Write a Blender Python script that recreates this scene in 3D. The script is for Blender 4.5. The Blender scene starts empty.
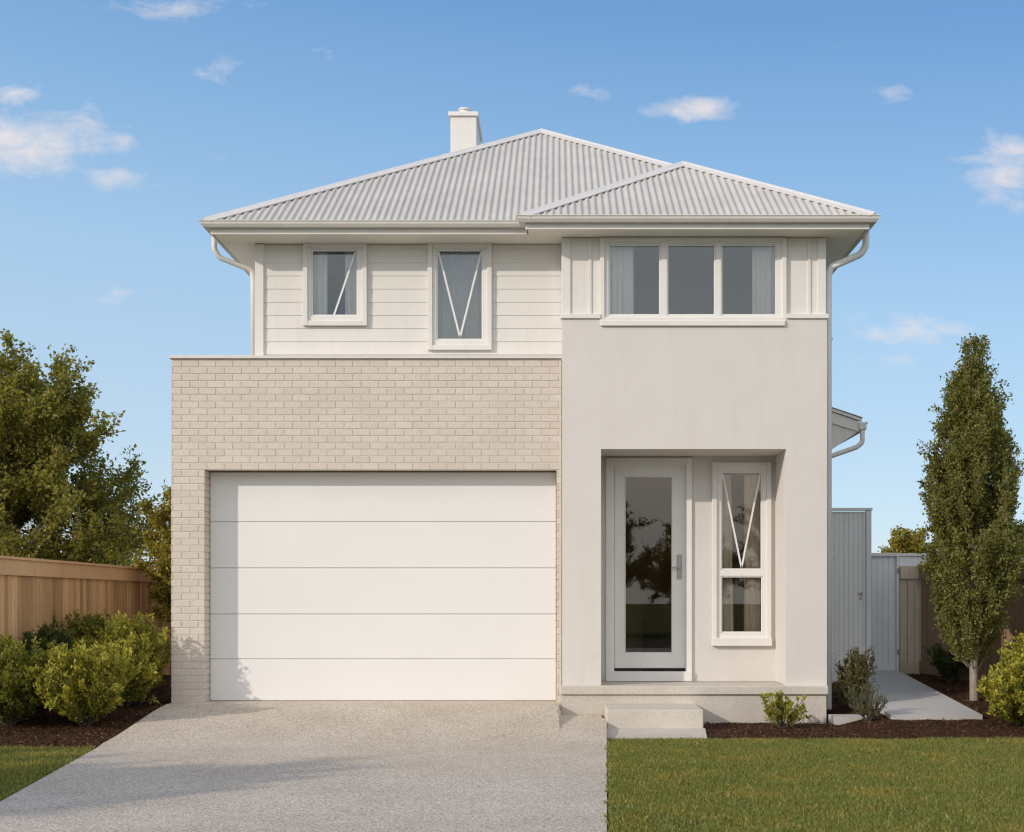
import bpy, math, random
import numpy as np
from mathutils import Vector

# ------------------------------------------------------------------ camera, sky, sun, exposure
scn = bpy.context.scene
COL = scn.collection
F = 1350.0; CX, CY = 556.0, 602.0; CAMY = -15.0; CAMZ = 1.36
cam_d = bpy.data.cameras.new("camera"); cam = bpy.data.objects.new("camera", cam_d); COL.objects.link(cam)
cam.location = (0, CAMY, CAMZ); cam.rotation_euler = (math.radians(90), 0, 0)
cam_d.sensor_width = 36; cam_d.lens = 36*F/1024
cam_d.shift_x = (512-CX)/1024; cam_d.shift_y = (CY-416)/1024
cam_d.clip_end = 3000; cam_d.clip_start = 0.1
scn.camera = cam

SUN = Vector((1.43, 1.0, -0.72))            # direction the sunlight travels
sl = bpy.data.lights.new("sun", 'SUN'); sl.energy = 2.1; sl.angle = math.radians(0.8); sl.color = (1.0, 0.89, 0.78)
so = bpy.data.objects.new("sun", sl); COL.objects.link(so)
so.rotation_euler = SUN.to_track_quat('-Z', 'Y').to_euler(); so.location = (-20, -20, 14)

world = bpy.data.worlds.new("World"); scn.world = world; world.use_nodes = True
wn = world.node_tree; wl = wn.links
for n in list(wn.nodes): wn.nodes.remove(n)
wout = wn.nodes.new("ShaderNodeOutputWorld"); bg = wn.nodes.new("ShaderNodeBackground")
bg.inputs[1].default_value = 0.15
sky = wn.nodes.new("ShaderNodeTexSky"); sky.sky_type = 'NISHITA'; sky.sun_disc = False
sky.sun_elevation = math.atan2(0.72, math.hypot(1.43, 1.0)); sky.sun_rotation = math.radians(235)
sky.altitude = 200; sky.air_density = 1.0; sky.dust_density = 0.0; sky.ozone_density = 3.0
wl.new(bg.outputs[0], wout.inputs[0])

def wnode(t, **kw):
    n = wn.nodes.new(t)
    for k, v in kw.items(): setattr(n, k, v)
    return n
def wmath(op, a, b=None, c=None, clamp=False):
    n = wnode("ShaderNodeMath", operation=op); n.use_clamp = clamp
    for i, v in enumerate((a, b, c)):
        if v is None: continue
        if isinstance(v, (int, float)): n.inputs[i].default_value = v
        else: wl.new(v, n.inputs[i])
    return n.outputs[0]
tc = wnode("ShaderNodeTexCoord"); sp = wnode("ShaderNodeSeparateXYZ"); wl.new(tc.outputs['Generated'], sp.inputs[0])
ysafe = wmath('MAXIMUM', sp.outputs[1], 0.05)
U = wmath('DIVIDE', sp.outputs[0], ysafe); V = wmath('DIVIDE', sp.outputs[2], ysafe)
# cumulus groups: azimuth/elevation tangents, half sizes, density
CL = [(28,142,88,38,1.0),(122,140,26,20,.75),(112,176,46,16,.75),(78,112,40,14,.45),(22,96,34,15,.85),(170,8,80,13,.75),(695,108,44,16,.95),(652,112,26,10,.5),(588,93,32,11,.5),
      (890,93,24,10,.65),(1005,168,44,36,1.0),(905,330,66,18,.85),(885,358,55,12,.55),(120,297,48,12,.6),(826,48,30,8,.45),
      (322,50,22,14,.55),(218,70,36,20,.6),(225,155,20,10,.3),(290,104,22,10,.25),(1018,205,30,12,.5),(450,20,40,10,.12)]
cmb = wnode("ShaderNodeCombineXYZ"); wl.new(U, cmb.inputs[0]); wl.new(wmath('MULTIPLY', V, 1.9), cmb.inputs[1])
nz = wnode("ShaderNodeTexNoise"); nz.inputs['Scale'].default_value = 30; nz.inputs['Detail'].default_value = 9; nz.inputs['Roughness'].default_value = .62; nz.inputs['Distortion'].default_value = .35
wl.new(cmb.outputs[0], nz.inputs['Vector'])
mask = None
for (px, py, a, b, s) in CL:
    u0, v0, a, b = (px-CX)/F, (CY-py)/F, a/F, b/F
    du = wmath('MULTIPLY', wmath('SUBTRACT', U, u0), 1/a); dv = wmath('MULTIPLY', wmath('SUBTRACT', V, v0), 1/b)
    r2 = wmath('ADD', wmath('MULTIPLY', du, du), wmath('MULTIPLY', dv, dv))
    g = wmath('MULTIPLY', wmath('EXPONENT', wmath('MULTIPLY', r2, -.9)), s)
    mask = g if mask is None else wmath('MAXIMUM', mask, g)
front = wmath('GREATER_THAN', sp.outputs[1], 0.1)
dens = wmath('MULTIPLY', wmath('SUBTRACT', wmath('ADD', wmath('MULTIPLY', mask, .50), nz.outputs[0]), .70), 2.6, clamp=True)
dens = wmath('MULTIPLY', wmath('MULTIPLY', dens, wmath('POWER', mask, .45)), wmath('MULTIPLY', front, .92))
def wmixc(fac, a, b):
    m = wnode("ShaderNodeMix", data_type='RGBA')
    for k, v in (('Factor', fac), ('A', a), ('B', b)):
        if isinstance(v, (int, float)): m.inputs[k].default_value = v
        elif isinstance(v, tuple): m.inputs[k].default_value = (*v, 1)
        else: wl.new(v, m.inputs[k])
    return m.outputs['Result']
# clear-air colour by elevation, blended over the Nishita sky
rp = wnode("ShaderNodeValToRGB"); wl.new(wmath('ADD', sp.outputs[2], wmath('MULTIPLY', sp.outputs[0], .09)), rp.inputs[0]); e = rp.color_ramp.elements
KS = 1/(.15*2**.35)
stops = [(0.0, (.62,.73,.83)), (.09, (.52,.68,.83)), (.218, (.40,.605,.825)), (.31, (.27,.485,.765)), (.407, (.155,.345,.66)), (1.0, (.06,.17,.45))]
while len(e) < len(stops): e.new(.5)
for i, (p_, c_) in enumerate(stops): e[i].position = p_; e[i].color = (*[v/1.0 for v in c_], 1)
vs_ = wnode("ShaderNodeVectorMath", operation='SCALE'); wl.new(rp.outputs[0], vs_.inputs[0]); vs_.inputs['Scale'].default_value = KS
clear = wmixc(.85, sky.outputs[0], vs_.outputs[0])
# broken bright cloud deck added behind the viewpoint, unseen, as neutral fill light
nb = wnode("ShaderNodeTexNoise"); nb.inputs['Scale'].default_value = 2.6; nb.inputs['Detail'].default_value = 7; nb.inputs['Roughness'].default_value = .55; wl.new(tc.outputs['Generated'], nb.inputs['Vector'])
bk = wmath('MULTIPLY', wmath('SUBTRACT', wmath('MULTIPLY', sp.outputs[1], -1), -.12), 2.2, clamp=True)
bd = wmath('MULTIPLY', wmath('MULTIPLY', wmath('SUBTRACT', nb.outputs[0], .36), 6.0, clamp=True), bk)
fill_deck = wmixc(bd, clear, (6.2, 6.1, 6.0))
wl.new(wmixc(dens, fill_deck, (4.4, 4.1, 4.1)), bg.inputs[0])

scn.view_settings.view_transform = 'Standard'; scn.view_settings.look = 'None'
scn.view_settings.exposure = 0.35; scn.view_settings.gamma = 1
scn.view_settings.use_curve_mapping = False
scn.render.engine = 'CYCLES'
scn.cycles.use_denoising = True
scn.cycles.max_bounces = 8; scn.cycles.transparent_max_bounces = 16
scn.cycles.filter_width = 1.3

# ------------------------------------------------------------------ materials
class NT:
    def __init__(s, name, color=(.5,.5,.5), rough=.7, spec=.3, metal=0):
        s.m = bpy.data.materials.new(name); s.m.use_nodes = True; s.n = s.m.node_tree; s.l = s.n.links
        s.p = s.n.nodes["Principled BSDF"]
        s.p.inputs['Base Color'].default_value = (*color, 1); s.p.inputs['Roughness'].default_value = rough
        s.p.inputs['Specular IOR Level'].default_value = spec; s.p.inputs['Metallic'].default_value = metal
        s.tc = s.n.nodes.new("ShaderNodeTexCoord")
    def node(s, t, **kw):
        n = s.n.nodes.new(t)
        for k, v in kw.items(): setattr(n, k, v)
        return n
    def noise(s, scale, detail=4, rough=.55, stretch=None):
        n = s.node("ShaderNodeTexNoise"); n.inputs['Scale'].default_value = scale; n.inputs['Detail'].default_value = detail; n.inputs['Roughness'].default_value = rough
        if stretch:
            mp = s.node("ShaderNodeMapping"); mp.inputs['Scale'].default_value = stretch
            s.l.new(s.tc.outputs['Object'], mp.inputs[0]); s.l.new(mp.outputs[0], n.inputs['Vector'])
        else: s.l.new(s.tc.outputs['Object'], n.inputs['Vector'])
        return n.outputs[0]
    def ramp(s, fac, stops):
        r = s.node("ShaderNodeValToRGB"); e = r.color_ramp.elements
        while len(e) < len(stops): e.new(.5)
        for i, (p, c) in enumerate(stops): e[i].position = p; e[i].color = (*c, 1)
        s.l.new(fac, r.inputs[0]); return r.outputs[0]
    def mix(s, fac, a, b, mode='MIX'):
        n = s.node("ShaderNodeMix", data_type='RGBA', blend_type=mode)
        for sock, v in (('Factor', fac), ('A', a), ('B', b)):
            if isinstance(v, tuple): n.inputs[sock].default_value = (*v, 1)
            elif isinstance(v, (int, float)): n.inputs[sock].default_value = v
            else: s.l.new(v, n.inputs[sock])
        return n.outputs['Result']
    def base(s, c): s.l.new(c, s.p.inputs['Base Color'])
    def bump(s, h, strength=.3, dist=.005):
        b = s.node("ShaderNodeBump"); b.inputs['Strength'].default_value = strength; b.inputs['Distance'].default_value = dist
        s.l.new(h, b.inputs['Height']); s.l.new(b.outputs[0], s.p.inputs['Normal'])
    def island(s): return s.node("ShaderNodeNewGeometry").outputs['Random Per Island']

M = {}
def sc(c, k): return tuple(min(1, x*k) for x in c)
def painted(name, c, rough=.45, var=.05, grime=.0, scale=3):
    t = NT(name, c, rough, .4)
    col = t.ramp(t.noise(scale, 6, .6), [(.3, sc(c, 1-var)), (.7, sc(c, 1+var*.5))])
    if grime:
        g = t.ramp(t.noise(1.7, 8, .7, (6, 6, .6)), [(.45, (1,1,1)), (.8, (1-grime, 1-grime*1.15, 1-grime*1.3))])
        col = t.mix(1.0, col, g, 'MULTIPLY')
    t.base(col); t.bump(t.noise(140, 3), .06, .002)
    M[name] = t.m; return t
painted('white_paint', (.77,.755,.73), .4, .03, .05)
painted('door_paint', (.785,.775,.76), .42, .02, 0, 1.2)
painted('board_paint', (.735,.71,.675), .5, .03, .06)
painted('trim_paint', (.745,.725,.695), .45, .03, .04)
painted('gutter_paint', (.71,.685,.65), .35, .04, .10)
painted('soffit_paint', (.86,.82,.76), .6, .03, .03)
painted('cool_paint', (.78,.80,.81), .5, .04, .10)
painted('pvc', (.80,.80,.79), .3, .01)

t = NT('render_stucco', (.6,.57,.52), .9, .15)
c1 = t.ramp(t.noise(2.2, 8, .6), [(.3, (.67,.64,.605)), (.7, (.70,.67,.637))])
c2 = t.ramp(t.noise(90, 4, .7), [(.3, (.9,.9,.9)), (.65, (1,1,1))])
c3 = t.ramp(t.noise(1.1, 8, .7, (5, 5, .5)), [(.5, (1,1,1)), (.85, (.93,.915,.89))])
t.base(t.mix(1, t.mix(1, c1, c2, 'MULTIPLY'), c3, 'MULTIPLY')); t.bump(t.noise(130, 5, .7), .45, .004); M['stucco'] = t.m

t = NT('brick_cream', (.5,.43,.35), .85, .2)
c1 = t.ramp(t.island(), [(0, (.665,.59,.525)), (.35, (.685,.615,.55)), (.7, (.695,.625,.56)), (1, (.715,.65,.59))])
c2 = t.ramp(t.noise(45, 6, .7), [(.3, (.86,.85,.83)), (.7, (1.0,1.0,1.0))])
c3 = t.ramp(t.noise(.9, 4, .5), [(.35, (.95,.94,.93)), (.7, (1,1,1))])
t.base(t.mix(1, t.mix(1, c1, c2, 'MULTIPLY'), c3, 'MULTIPLY')); t.bump(t.noise(70, 5, .7), .5, .004); M['brick'] = t.m
t = NT('mortar', (.52,.47,.41), .95, .1)
t.base(t.ramp(t.noise(60, 4), [(.3, (.66,.60,.53)), (.7, (.72,.66,.59))])); t.bump(t.noise(150, 3), .4, .003); M['mortar'] = t.m

t = NT('roof_metal', (.56,.54,.51), .62, .18)
c1 = t.ramp(t.noise(1.3, 7, .65), [(.3, (.50,.475,.445)), (.7, (.58,.555,.52))])
c2 = t.ramp(t.noise(3, 6, .7, (5, 1.2, 1.2)), [(.35, (.93,.92,.90)), (.6, (1,1,1))])
t.base(t.mix(1, c1, c2, 'MULTIPLY')); M['roof'] = t.m

def concrete(name, lo, hi, stone=0, patch=.12, bumpd=.003):
    t = NT(name, hi, .88, .2)
    c = t.ramp(t.noise(1.1, 9, .65), [(.28, lo), (.72, hi)])
    f = t.ramp(t.noise(55, 6, .75), [(.25, (1-patch,)*3), (.7, (1.04,)*3)])
    c = t.mix(1, c, f, 'MULTIPLY')
    if stone:
        v = t.node("ShaderNodeTexVoronoi"); v.inputs['Scale'].default_value = stone; t.l.new(t.tc.outputs['Object'], v.inputs['Vector'])
        sep = t.node("ShaderNodeSeparateColor"); t.l.new(v.outputs['Color'], sep.inputs[0])
        s2 = t.ramp(sep.outputs[0], [(0, (.50,.46,.42)), (.25, (.78,.76,.73)), (.6, (1.0,.985,.96)), (1, (1.32,1.28,1.22))])
        c = t.mix(.85, c, s2, 'MULTIPLY')
        e = t.ramp(v.outputs['Distance'], [(.0, (1,1,1)), (.8, (0,0,0))]); t.bump(e, .5, .004)
    else: t.bump(t.noise(80, 6, .7), .35, bumpd)
    t.base(c); M[name] = t.m; return t
concrete('driveway', (.50,.435,.36), (.62,.555,.475), stone=85)
concrete('path_concrete', (.42,.41,.39), (.50,.485,.46))
concrete('asphalt', (.05,.05,.05), (.065,.064,.062))
t = concrete('cast_stone', (.50,.45,.385), (.66,.615,.55), patch=.26, bumpd=.007)
t = NT('mulch', (.07,.035,.02), .95, .1)
t.base(t.ramp(t.noise(45, 7, .8), [(.3, (.022,.012,.007)), (.5, (.07,.034,.018)), (.72, (.135,.07,.038))])); t.bump(t.noise(60, 6, .8), 1, .03); M['mulch'] = t.m
t = NT('mulch_chip', (.1,.05,.03), .9, .15)
t.base(t.ramp(t.island(), [(0, (.03,.014,.008)), (.5, (.085,.04,.02)), (.85, (.15,.078,.042)), (1, (.26,.16,.10))])); M['chip'] = t.m
t = NT('soil_turf', (.04,.06,.015), .95, .1)
t.base(t.ramp(t.noise(3, 8, .7), [(.3, (.07,.08,.02)), (.7, (.12,.13,.034))])); t.bump(t.noise(60, 5), .8, .02); M['turf'] = t.m

def leafy(name, stops, trans=.35, rough=.5, tips=None, patchy=None):
    t = NT(name, stops[0][1], rough, .35)
    c = t.ramp(t.island(), stops)
    if patchy:
        q = t.ramp(t.noise(patchy[0], 5, .65), [(.30, (.84,.92,.9)), (.5, (1,1,1)), (.72, patchy[1])]); c = t.mix(1, c, q, 'MULTIPLY')
    if tips:
        a = t.node("ShaderNodeAttribute", attribute_name='tone'); c = t.mix(a.outputs['Fac'], c, t.mix(t.island(), tips[0], tips[1]))
    t.base(c)
    tr = t.node("ShaderNodeBsdfTranslucent"); t.l.new(t.mix(1, c, (1.35,1.3,.6), 'MULTIPLY'), tr.inputs[0])
    ms = t.node("ShaderNodeMixShader"); ms.inputs[0].default_value = trans
    out = t.n.nodes["Material Output"]
    t.l.new(t.p.outputs[0], ms.inputs[1]); t.l.new(tr.outputs[0], ms.inputs[2]); t.l.new(ms.outputs[0], out.inputs[0])
    M[name] = t.m
leafy('grass', [(0,(.13,.15,.03)),(.5,(.205,.225,.05)),(.82,(.275,.285,.07)),(1,(.46,.41,.19))], .3, .6, patchy=(1.9,(1.5,1.14,1.05)))
leafy('tree_leaf', [(0,(.14,.15,.03)),(.5,(.24,.235,.05)),(.85,(.34,.30,.075)),(1,(.44,.36,.10))], .50)
leafy('gold_leaf', [(0,(.18,.165,.03)),(.6,(.33,.28,.05)),(1,(.48,.37,.08))], .45)
leafy('column_leaf', [(0,(.11,.125,.028)),(.5,(.20,.205,.05)),(.85,(.285,.27,.08)),(1,(.38,.345,.12))], .45)
leafy('bush_leaf', [(0,(.075,.10,.016)),(.6,(.15,.175,.03)),(1,(.21,.22,.04))], .35, tips=((.24,.245,.035),(.38,.33,.05)))
leafy('yellow_bush_leaf', [(0,(.11,.135,.02)),(.6,(.21,.225,.034)),(1,(.31,.30,.045))], .35, tips=((.44,.41,.055),(.62,.52,.09)))
leafy('dark_bush_leaf', [(0,(.025,.045,.010)),(.6,(.05,.075,.018)),(1,(.08,.11,.03))], .3, tips=((.08,.11,.02),(.13,.15,.03)))
leafy('photinia_leaf', [(0,(.05,.07,.018)),(.6,(.10,.12,.03)),(1,(.15,.155,.05))], .3, tips=((.20,.10,.07),(.25,.22,.07)))
leafy('pale_leaf', [(0,(.10,.12,.05)),(.6,(.17,.19,.09)),(1,(.25,.26,.14))], .3)
t = NT('bark', (.12,.09,.07), .9, .1); t.base(t.ramp(t.noise(14, 6, .7, (2,2,.5)), [(.3,(.06,.045,.035)),(.7,(.15,.12,.095))])); t.bump(t.noise(40, 4), .6, .01); M['bark'] = t.m
t = NT('pale_bark', (.3,.26,.21), .85, .15); t.base(t.ramp(t.noise(14, 6, .7, (2,2,.5)), [(.3,(.20,.165,.13)),(.7,(.38,.33,.27))])); t.bump(t.noise(40, 4), .5, .006); M['pale_bark'] = t.m

def timber(name, lo, hi):
    t = NT(name, hi, .8, .2)
    c = t.ramp(t.island(), [(0, lo), (1, hi)])
    g = t.ramp(t.noise(7, 8, .7, (9, 9, .35)), [(.3, (.76,.73,.70)), (.7, (1.08,1.06,1.04))])
    h = t.ramp(t.noise(.9, 4), [(.3, (.86,.85,.84)), (.7, (1.05,1.05,1.05))])
    t.base(t.mix(1, t.mix(1, c, g, 'MULTIPLY'), h, 'MULTIPLY')); t.bump(t.noise(9, 8, .7, (12, 12, .4)), .4, .003); M[name] = t.m
timber('cedar', (.44,.27,.135), (.80,.53,.29))
timber('cedar_rail', (.70,.46,.26), (.76,.51,.30))
timber('pale_timber', (.64,.54,.42), (.72,.61,.49))
timber('brown_timber', (.26,.17,.11), (.34,.23,.15))

def glass(name, tint, refl, rtint=(1,1,1), rough=0.0):
    m = bpy.data.materials.new(name); m.use_nodes = True; n = m.node_tree; l = n.links
    for x in list(n.nodes): n.nodes.remove(x)
    o = n.nodes.new("ShaderNodeOutputMaterial"); tr = n.nodes.new("ShaderNodeBsdfTransparent"); gl = n.nodes.new("ShaderNodeBsdfGlossy")
    tr.inputs[0].default_value = (*tint, 1); gl.inputs[0].default_value = (*rtint, 1); gl.inputs['Roughness'].default_value = rough
    fr = n.nodes.new("ShaderNodeFresnel"); fr.inputs[0].default_value = 1.5
    ad = n.nodes.new("ShaderNodeMath"); ad.operation = 'ADD'; ad.use_clamp = True; ad.inputs[1].default_value = refl; l.new(fr.outputs[0], ad.inputs[0])
    mx = n.nodes.new("ShaderNodeMixShader"); l.new(ad.outputs[0], mx.inputs[0]); l.new(tr.outputs[0], mx.inputs[1]); l.new(gl.outputs[0], mx.inputs[2]); l.new(mx.outputs[0], o.inputs[0])
    M[name] = m
glass('window_glass', (.90,.905,.90), .035, (.84,.93,1.0))
glass('porch_glass', (.86,.83,.78), .03, (1.0,.94,.86))
glass('door_glass', (.70,.64,.56), .035, (1.0,.95,.88))
M['curtain'] = NT('curtain', (.96,.94,.91), .9, .05).m
M['sheer'] = NT('sheer', (.66,.66,.65), .9, .05).m
M['dark_room'] = NT('dark_room', (.30,.31,.32), .9, .05).m
M['brown_room'] = NT('brown_room', (.52,.45,.36), .9, .05).m
M['steel'] = NT('steel', (.42,.41,.40), .35, .5, .8).m
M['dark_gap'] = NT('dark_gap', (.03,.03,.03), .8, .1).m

# ------------------------------------------------------------------ mesh helpers
def tag(o, label=None, cat=None, group=None, kind=None):
    if label: o['label'] = label
    if cat: o['category'] = cat
    if group: o['group'] = group
    if kind: o['kind'] = kind
    return o
def empty(name, loc, label=None, cat=None, group=None, rz=0, scale=None):
    o = bpy.data.objects.new(name, None); COL.objects.link(o); o.location = loc; o.rotation_euler = (0, 0, rz)
    if scale: o.scale = (scale,)*3
    return tag(o, label, cat, group)
class MB:
    def __init__(s): s.v = []; s.f = []
    def add(s, vs, fs):
        b = len(s.v); s.v += [tuple(x) for x in vs]; s.f += [tuple(b+i for i in q) for q in fs]; return s
    def box(s, x0, x1, y0, y1, z0, z1, bev=0):
        if x0 > x1: x0, x1 = x1, x0
        if y0 > y1: y0, y1 = y1, y0
        if z0 > z1: z0, z1 = z1, z0
        if not bev:
            return s.add([(x0,y0,z0),(x1,y0,z0),(x1,y1,z0),(x0,y1,z0),(x0,y0,z1),(x1,y0,z1),(x1,y1,z1),(x0,y1,z1)],
                         [(0,3,2,1),(4,5,6,7),(0,1,5,4),(1,2,6,5),(2,3,7,6),(3,0,4,7)])
        b = min(bev, (x1-x0)*.45, (y1-y0)*.45, (z1-z0)*.45)
        V_ = []; idx = {}
        for ix in (0,1):
            for iy in (0,1):
                for iz in (0,1):
                    X = (x0,x1)[ix]; Y = (y0,y1)[iy]; Z = (z0,z1)[iz]
                    dx = b*(1-2*ix); dy = b*(1-2*iy); dz = b*(1-2*iz)
                    for a, p in (('x',(X,Y+dy,Z+dz)),('y',(X+dx,Y,Z+dz)),('z',(X+dx,Y+dy,Z))):
                        idx[(ix,iy,iz,a)] = len(V_); V_.append(p)
        I = lambda x,y,z,a: idx[(x,y,z,a)]
        fs = []
        fs.append((I(0,0,0,'x'),I(0,0,1,'x'),I(0,1,1,'x'),I(0,1,0,'x'))); fs.append((I(1,0,0,'x'),I(1,1,0,'x'),I(1,1,1,'x'),I(1,0,1,'x')))
        fs.append((I(0,0,0,'y'),I(1,0,0,'y'),I(1,0,1,'y'),I(0,0,1,'y'))); fs.append((I(0,1,0,'y'),I(0,1,1,'y'),I(1,1,1,'y'),I(1,1,0,'y')))
        fs.append((I(0,0,0,'z'),I(0,1,0,'z'),I(1,1,0,'z'),I(1,0,0,'z'))); fs.append((I(0,0,1,'z'),I(1,0,1,'z'),I(1,1,1,'z'),I(0,1,1,'z')))
        for i in (0,1):
            for j in (0,1):
                fs.append((I(i,j,0,'x'),I(i,j,1,'x'),I(i,j,1,'y'),I(i,j,0,'y')))
                fs.append((I(i,0,j,'x'),I(i,1,j,'x'),I(i,1,j,'z'),I(i,0,j,'z')))
                fs.append((I(0,i,j,'y'),I(1,i,j,'y'),I(1,i,j,'z'),I(0,i,j,'z')))
                for k in (0,1): fs.append((I(i,j,k,'x'),I(i,j,k,'y'),I(i,j,k,'z')))
        return s.add(V_, fs)
    def frame(s, x0, x1, z0, z1, w, y0, y1, bev=.003, wb=None, wt=None):   # rectangular frame in the xz plane
        wb = w if wb is None else wb; wt = w if wt is None else wt
        s.box(x0, x0+w, y0, y1, z0, z1, bev); s.box(x1-w, x1, y0, y1, z0, z1, bev)
        s.box(x0+w+.0004, x1-w-.0004, y0+.0015, y1, z1-wt, z1, bev); s.box(x0+w+.0004, x1-w-.0004, y0+.0015, y1, z0, z0+wb, bev); return s
    def tube(s, pts, r, n=10, cap=True):
        pts = [Vector(p) for p in pts]; R = r if isinstance(r, (list, tuple)) else [r]*len(pts)
        vs = []; fs = []
        for i, p in enumerate(pts):
            d = (pts[min(i+1, len(pts)-1)]-pts[max(i-1, 0)]).normalized()
            a = Vector((0,1,0)) if abs(d.y) < .8 else Vector((1,0,0))
            a = (a-d*a.dot(d)).normalized(); b = d.cross(a)
            for k in range(n):
                q = 2*math.pi*k/n; vs.append(p+(a*math.cos(q)+b*math.sin(q))*R[i])
        for i in range(len(pts)-1):
            for k in range(n):
                fs.append((i*n+k, i*n+(k+1) % n, (i+1)*n+(k+1) % n, (i+1)*n+k))
        if cap: fs.append(tuple(range(n-1, -1, -1))); fs.append(tuple(range((len(pts)-1)*n, len(pts)*n)))
        return s.add(vs, fs)
    def bar(s, a, b, w, t):      # flat bar between two points in the xz plane
        a = Vector(a); b = Vector(b); d = (b-a).normalized(); n = Vector((-d.z, 0, d.x))*w/2; y = Vector((0, t/2, 0))
        vs = [a-n-y, a+n-y, a+n+y, a-n+y, b-n-y, b+n-y, b+n+y, b-n+y]
        return s.add(vs, [(0,3,2,1),(4,5,6,7),(0,1,5,4),(1,2,6,5),(2,3,7,6),(3,0,4,7)])
    def wall(s, x0, x1, z0, z1, y0, y1, holes):     # slab with rectangular holes, one clean shell
        xs = sorted({x0, x1, *[h[0] for h in holes], *[h[1] for h in holes]}); zs = sorted({z0, z1, *[h[2] for h in holes], *[h[3] for h in holes]})
        xs = [x for x in xs if x0 <= x <= x1]; zs = [z for z in zs if z0 <= z <= z1]
        def solid(i, j):
            if i < 0 or j < 0 or i >= len(xs)-1 or j >= len(zs)-1: return False
            cx = (xs[i]+xs[i+1])/2; cz = (zs[j]+zs[j+1])/2
            return not any(h[0] < cx < h[1] and h[2] < cz < h[3] for h in holes)
        nx = len(xs); nzz = len(zs)
        vs = [(x, y, z) for y in (y0, y1) for z in zs for x in xs]; I = lambda i, j, k: k*nx*nzz+j*nx+i; fs = []
        for i in range(nx-1):
            for j in range(nzz-1):
                if not solid(i, j): continue
                fs.append((I(i,j,0), I(i+1,j,0), I(i+1,j+1,0), I(i,j+1,0))); fs.append((I(i,j,1), I(i,j+1,1), I(i+1,j+1,1), I(i+1,j,1)))
                if not solid(i-1, j): fs.append((I(i,j,0), I(i,j+1,0), I(i,j+1,1), I(i,j,1)))
                if not solid(i+1, j): fs.append((I(i+1,j,0), I(i+1,j,1), I(i+1,j+1,1), I(i+1,j+1,0)))
                if not solid(i, j-1): fs.append((I(i,j,0), I(i,j,1), I(i+1,j,1), I(i+1,j,0)))
                if not solid(i, j+1): fs.append((I(i,j+1,0), I(i+1,j+1,0), I(i+1,j+1,1), I(i,j+1,1)))
        return s.add(vs, fs)
    def sweep(s, prof, path):     # prof: (outward, z) closed; path: xy points, outward is to the right of travel
        n = len(prof); P = [Vector((p[0], p[1])) for p in path]; vs = []; fs = []
        for i, p in enumerate(P):
            d0 = (P[i]-P[i-1]).normalized() if i else (P[1]-P[0]).normalized()
            d1 = (P[i+1]-P[i]).normalized() if i < len(P)-1 else d0
            n0 = Vector((d0.y, -d0.x)); n1 = Vector((d1.y, -d1.x)); m = (n0+n1).normalized(); m /= m.dot(n0)
            for (o, z) in prof: q = p+m*o; vs.append((q.x, q.y, z))
        for i in range(len(P)-1):
            for k in range(n): fs.append((i*n+k, i*n+(k+1) % n, (i+1)*n+(k+1) % n, (i+1)*n+k))
        fs.append(tuple(range(n))); fs.append(tuple(range((len(P)-1)*n, len(P)*n))[::-1])
        return s.add(vs, fs)
    def build(s, name, mat, parent=None, smooth=False, loc=None):
        me = bpy.data.meshes.new(name); me.from_pydata(s.v, [], s.f); me.update()
        me.materials.append(M[mat] if isinstance(mat, str) else mat)
        if smooth: me.polygons.foreach_set('use_smooth', [True]*len(me.polygons))
        o = bpy.data.objects.new(name, me); COL.objects.link(o)
        import bmesh
        bm = bmesh.new(); bm.from_mesh(me); bmesh.ops.recalc_face_normals(bm, faces=bm.faces); bm.to_mesh(me); bm.free()
        if parent:
            o.parent = parent; o.matrix_parent_inverse = parent.matrix_basis.inverted() if parent.type == 'EMPTY' else o.matrix_parent_inverse
        return o
def npmesh(name, verts, faces, mat, parent=None, attr=None):
    """verts (n,3), faces (m,k) all of the same size"""
    me = bpy.data.meshes.new(name); m, k = faces.shape
    me.vertices.add(len(verts)); me.vertices.foreach_set('co', verts.astype(np.float32).ravel())
    me.loops.add(m*k); me.loops.foreach_set('vertex_index', faces.astype(np.int32).ravel())
    me.polygons.add(m); me.polygons.foreach_set('loop_start', np.arange(0, m*k, k, dtype=np.int32)); me.polygons.foreach_set('loop_total', np.full(m, k, dtype=np.int32))
    me.polygons.foreach_set('use_smooth', np.zeros(m, dtype=bool)); me.update(calc_edges=True); me.materials.append(M[mat])
    if attr is not None:
        a = me.attributes.new('tone', 'FLOAT', 'POINT'); a.data.foreach_set('value', attr.astype(np.float32))
    o = bpy.data.objects.new(name, me); COL.objects.link(o)
    if parent: o.parent = parent
    return o

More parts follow.
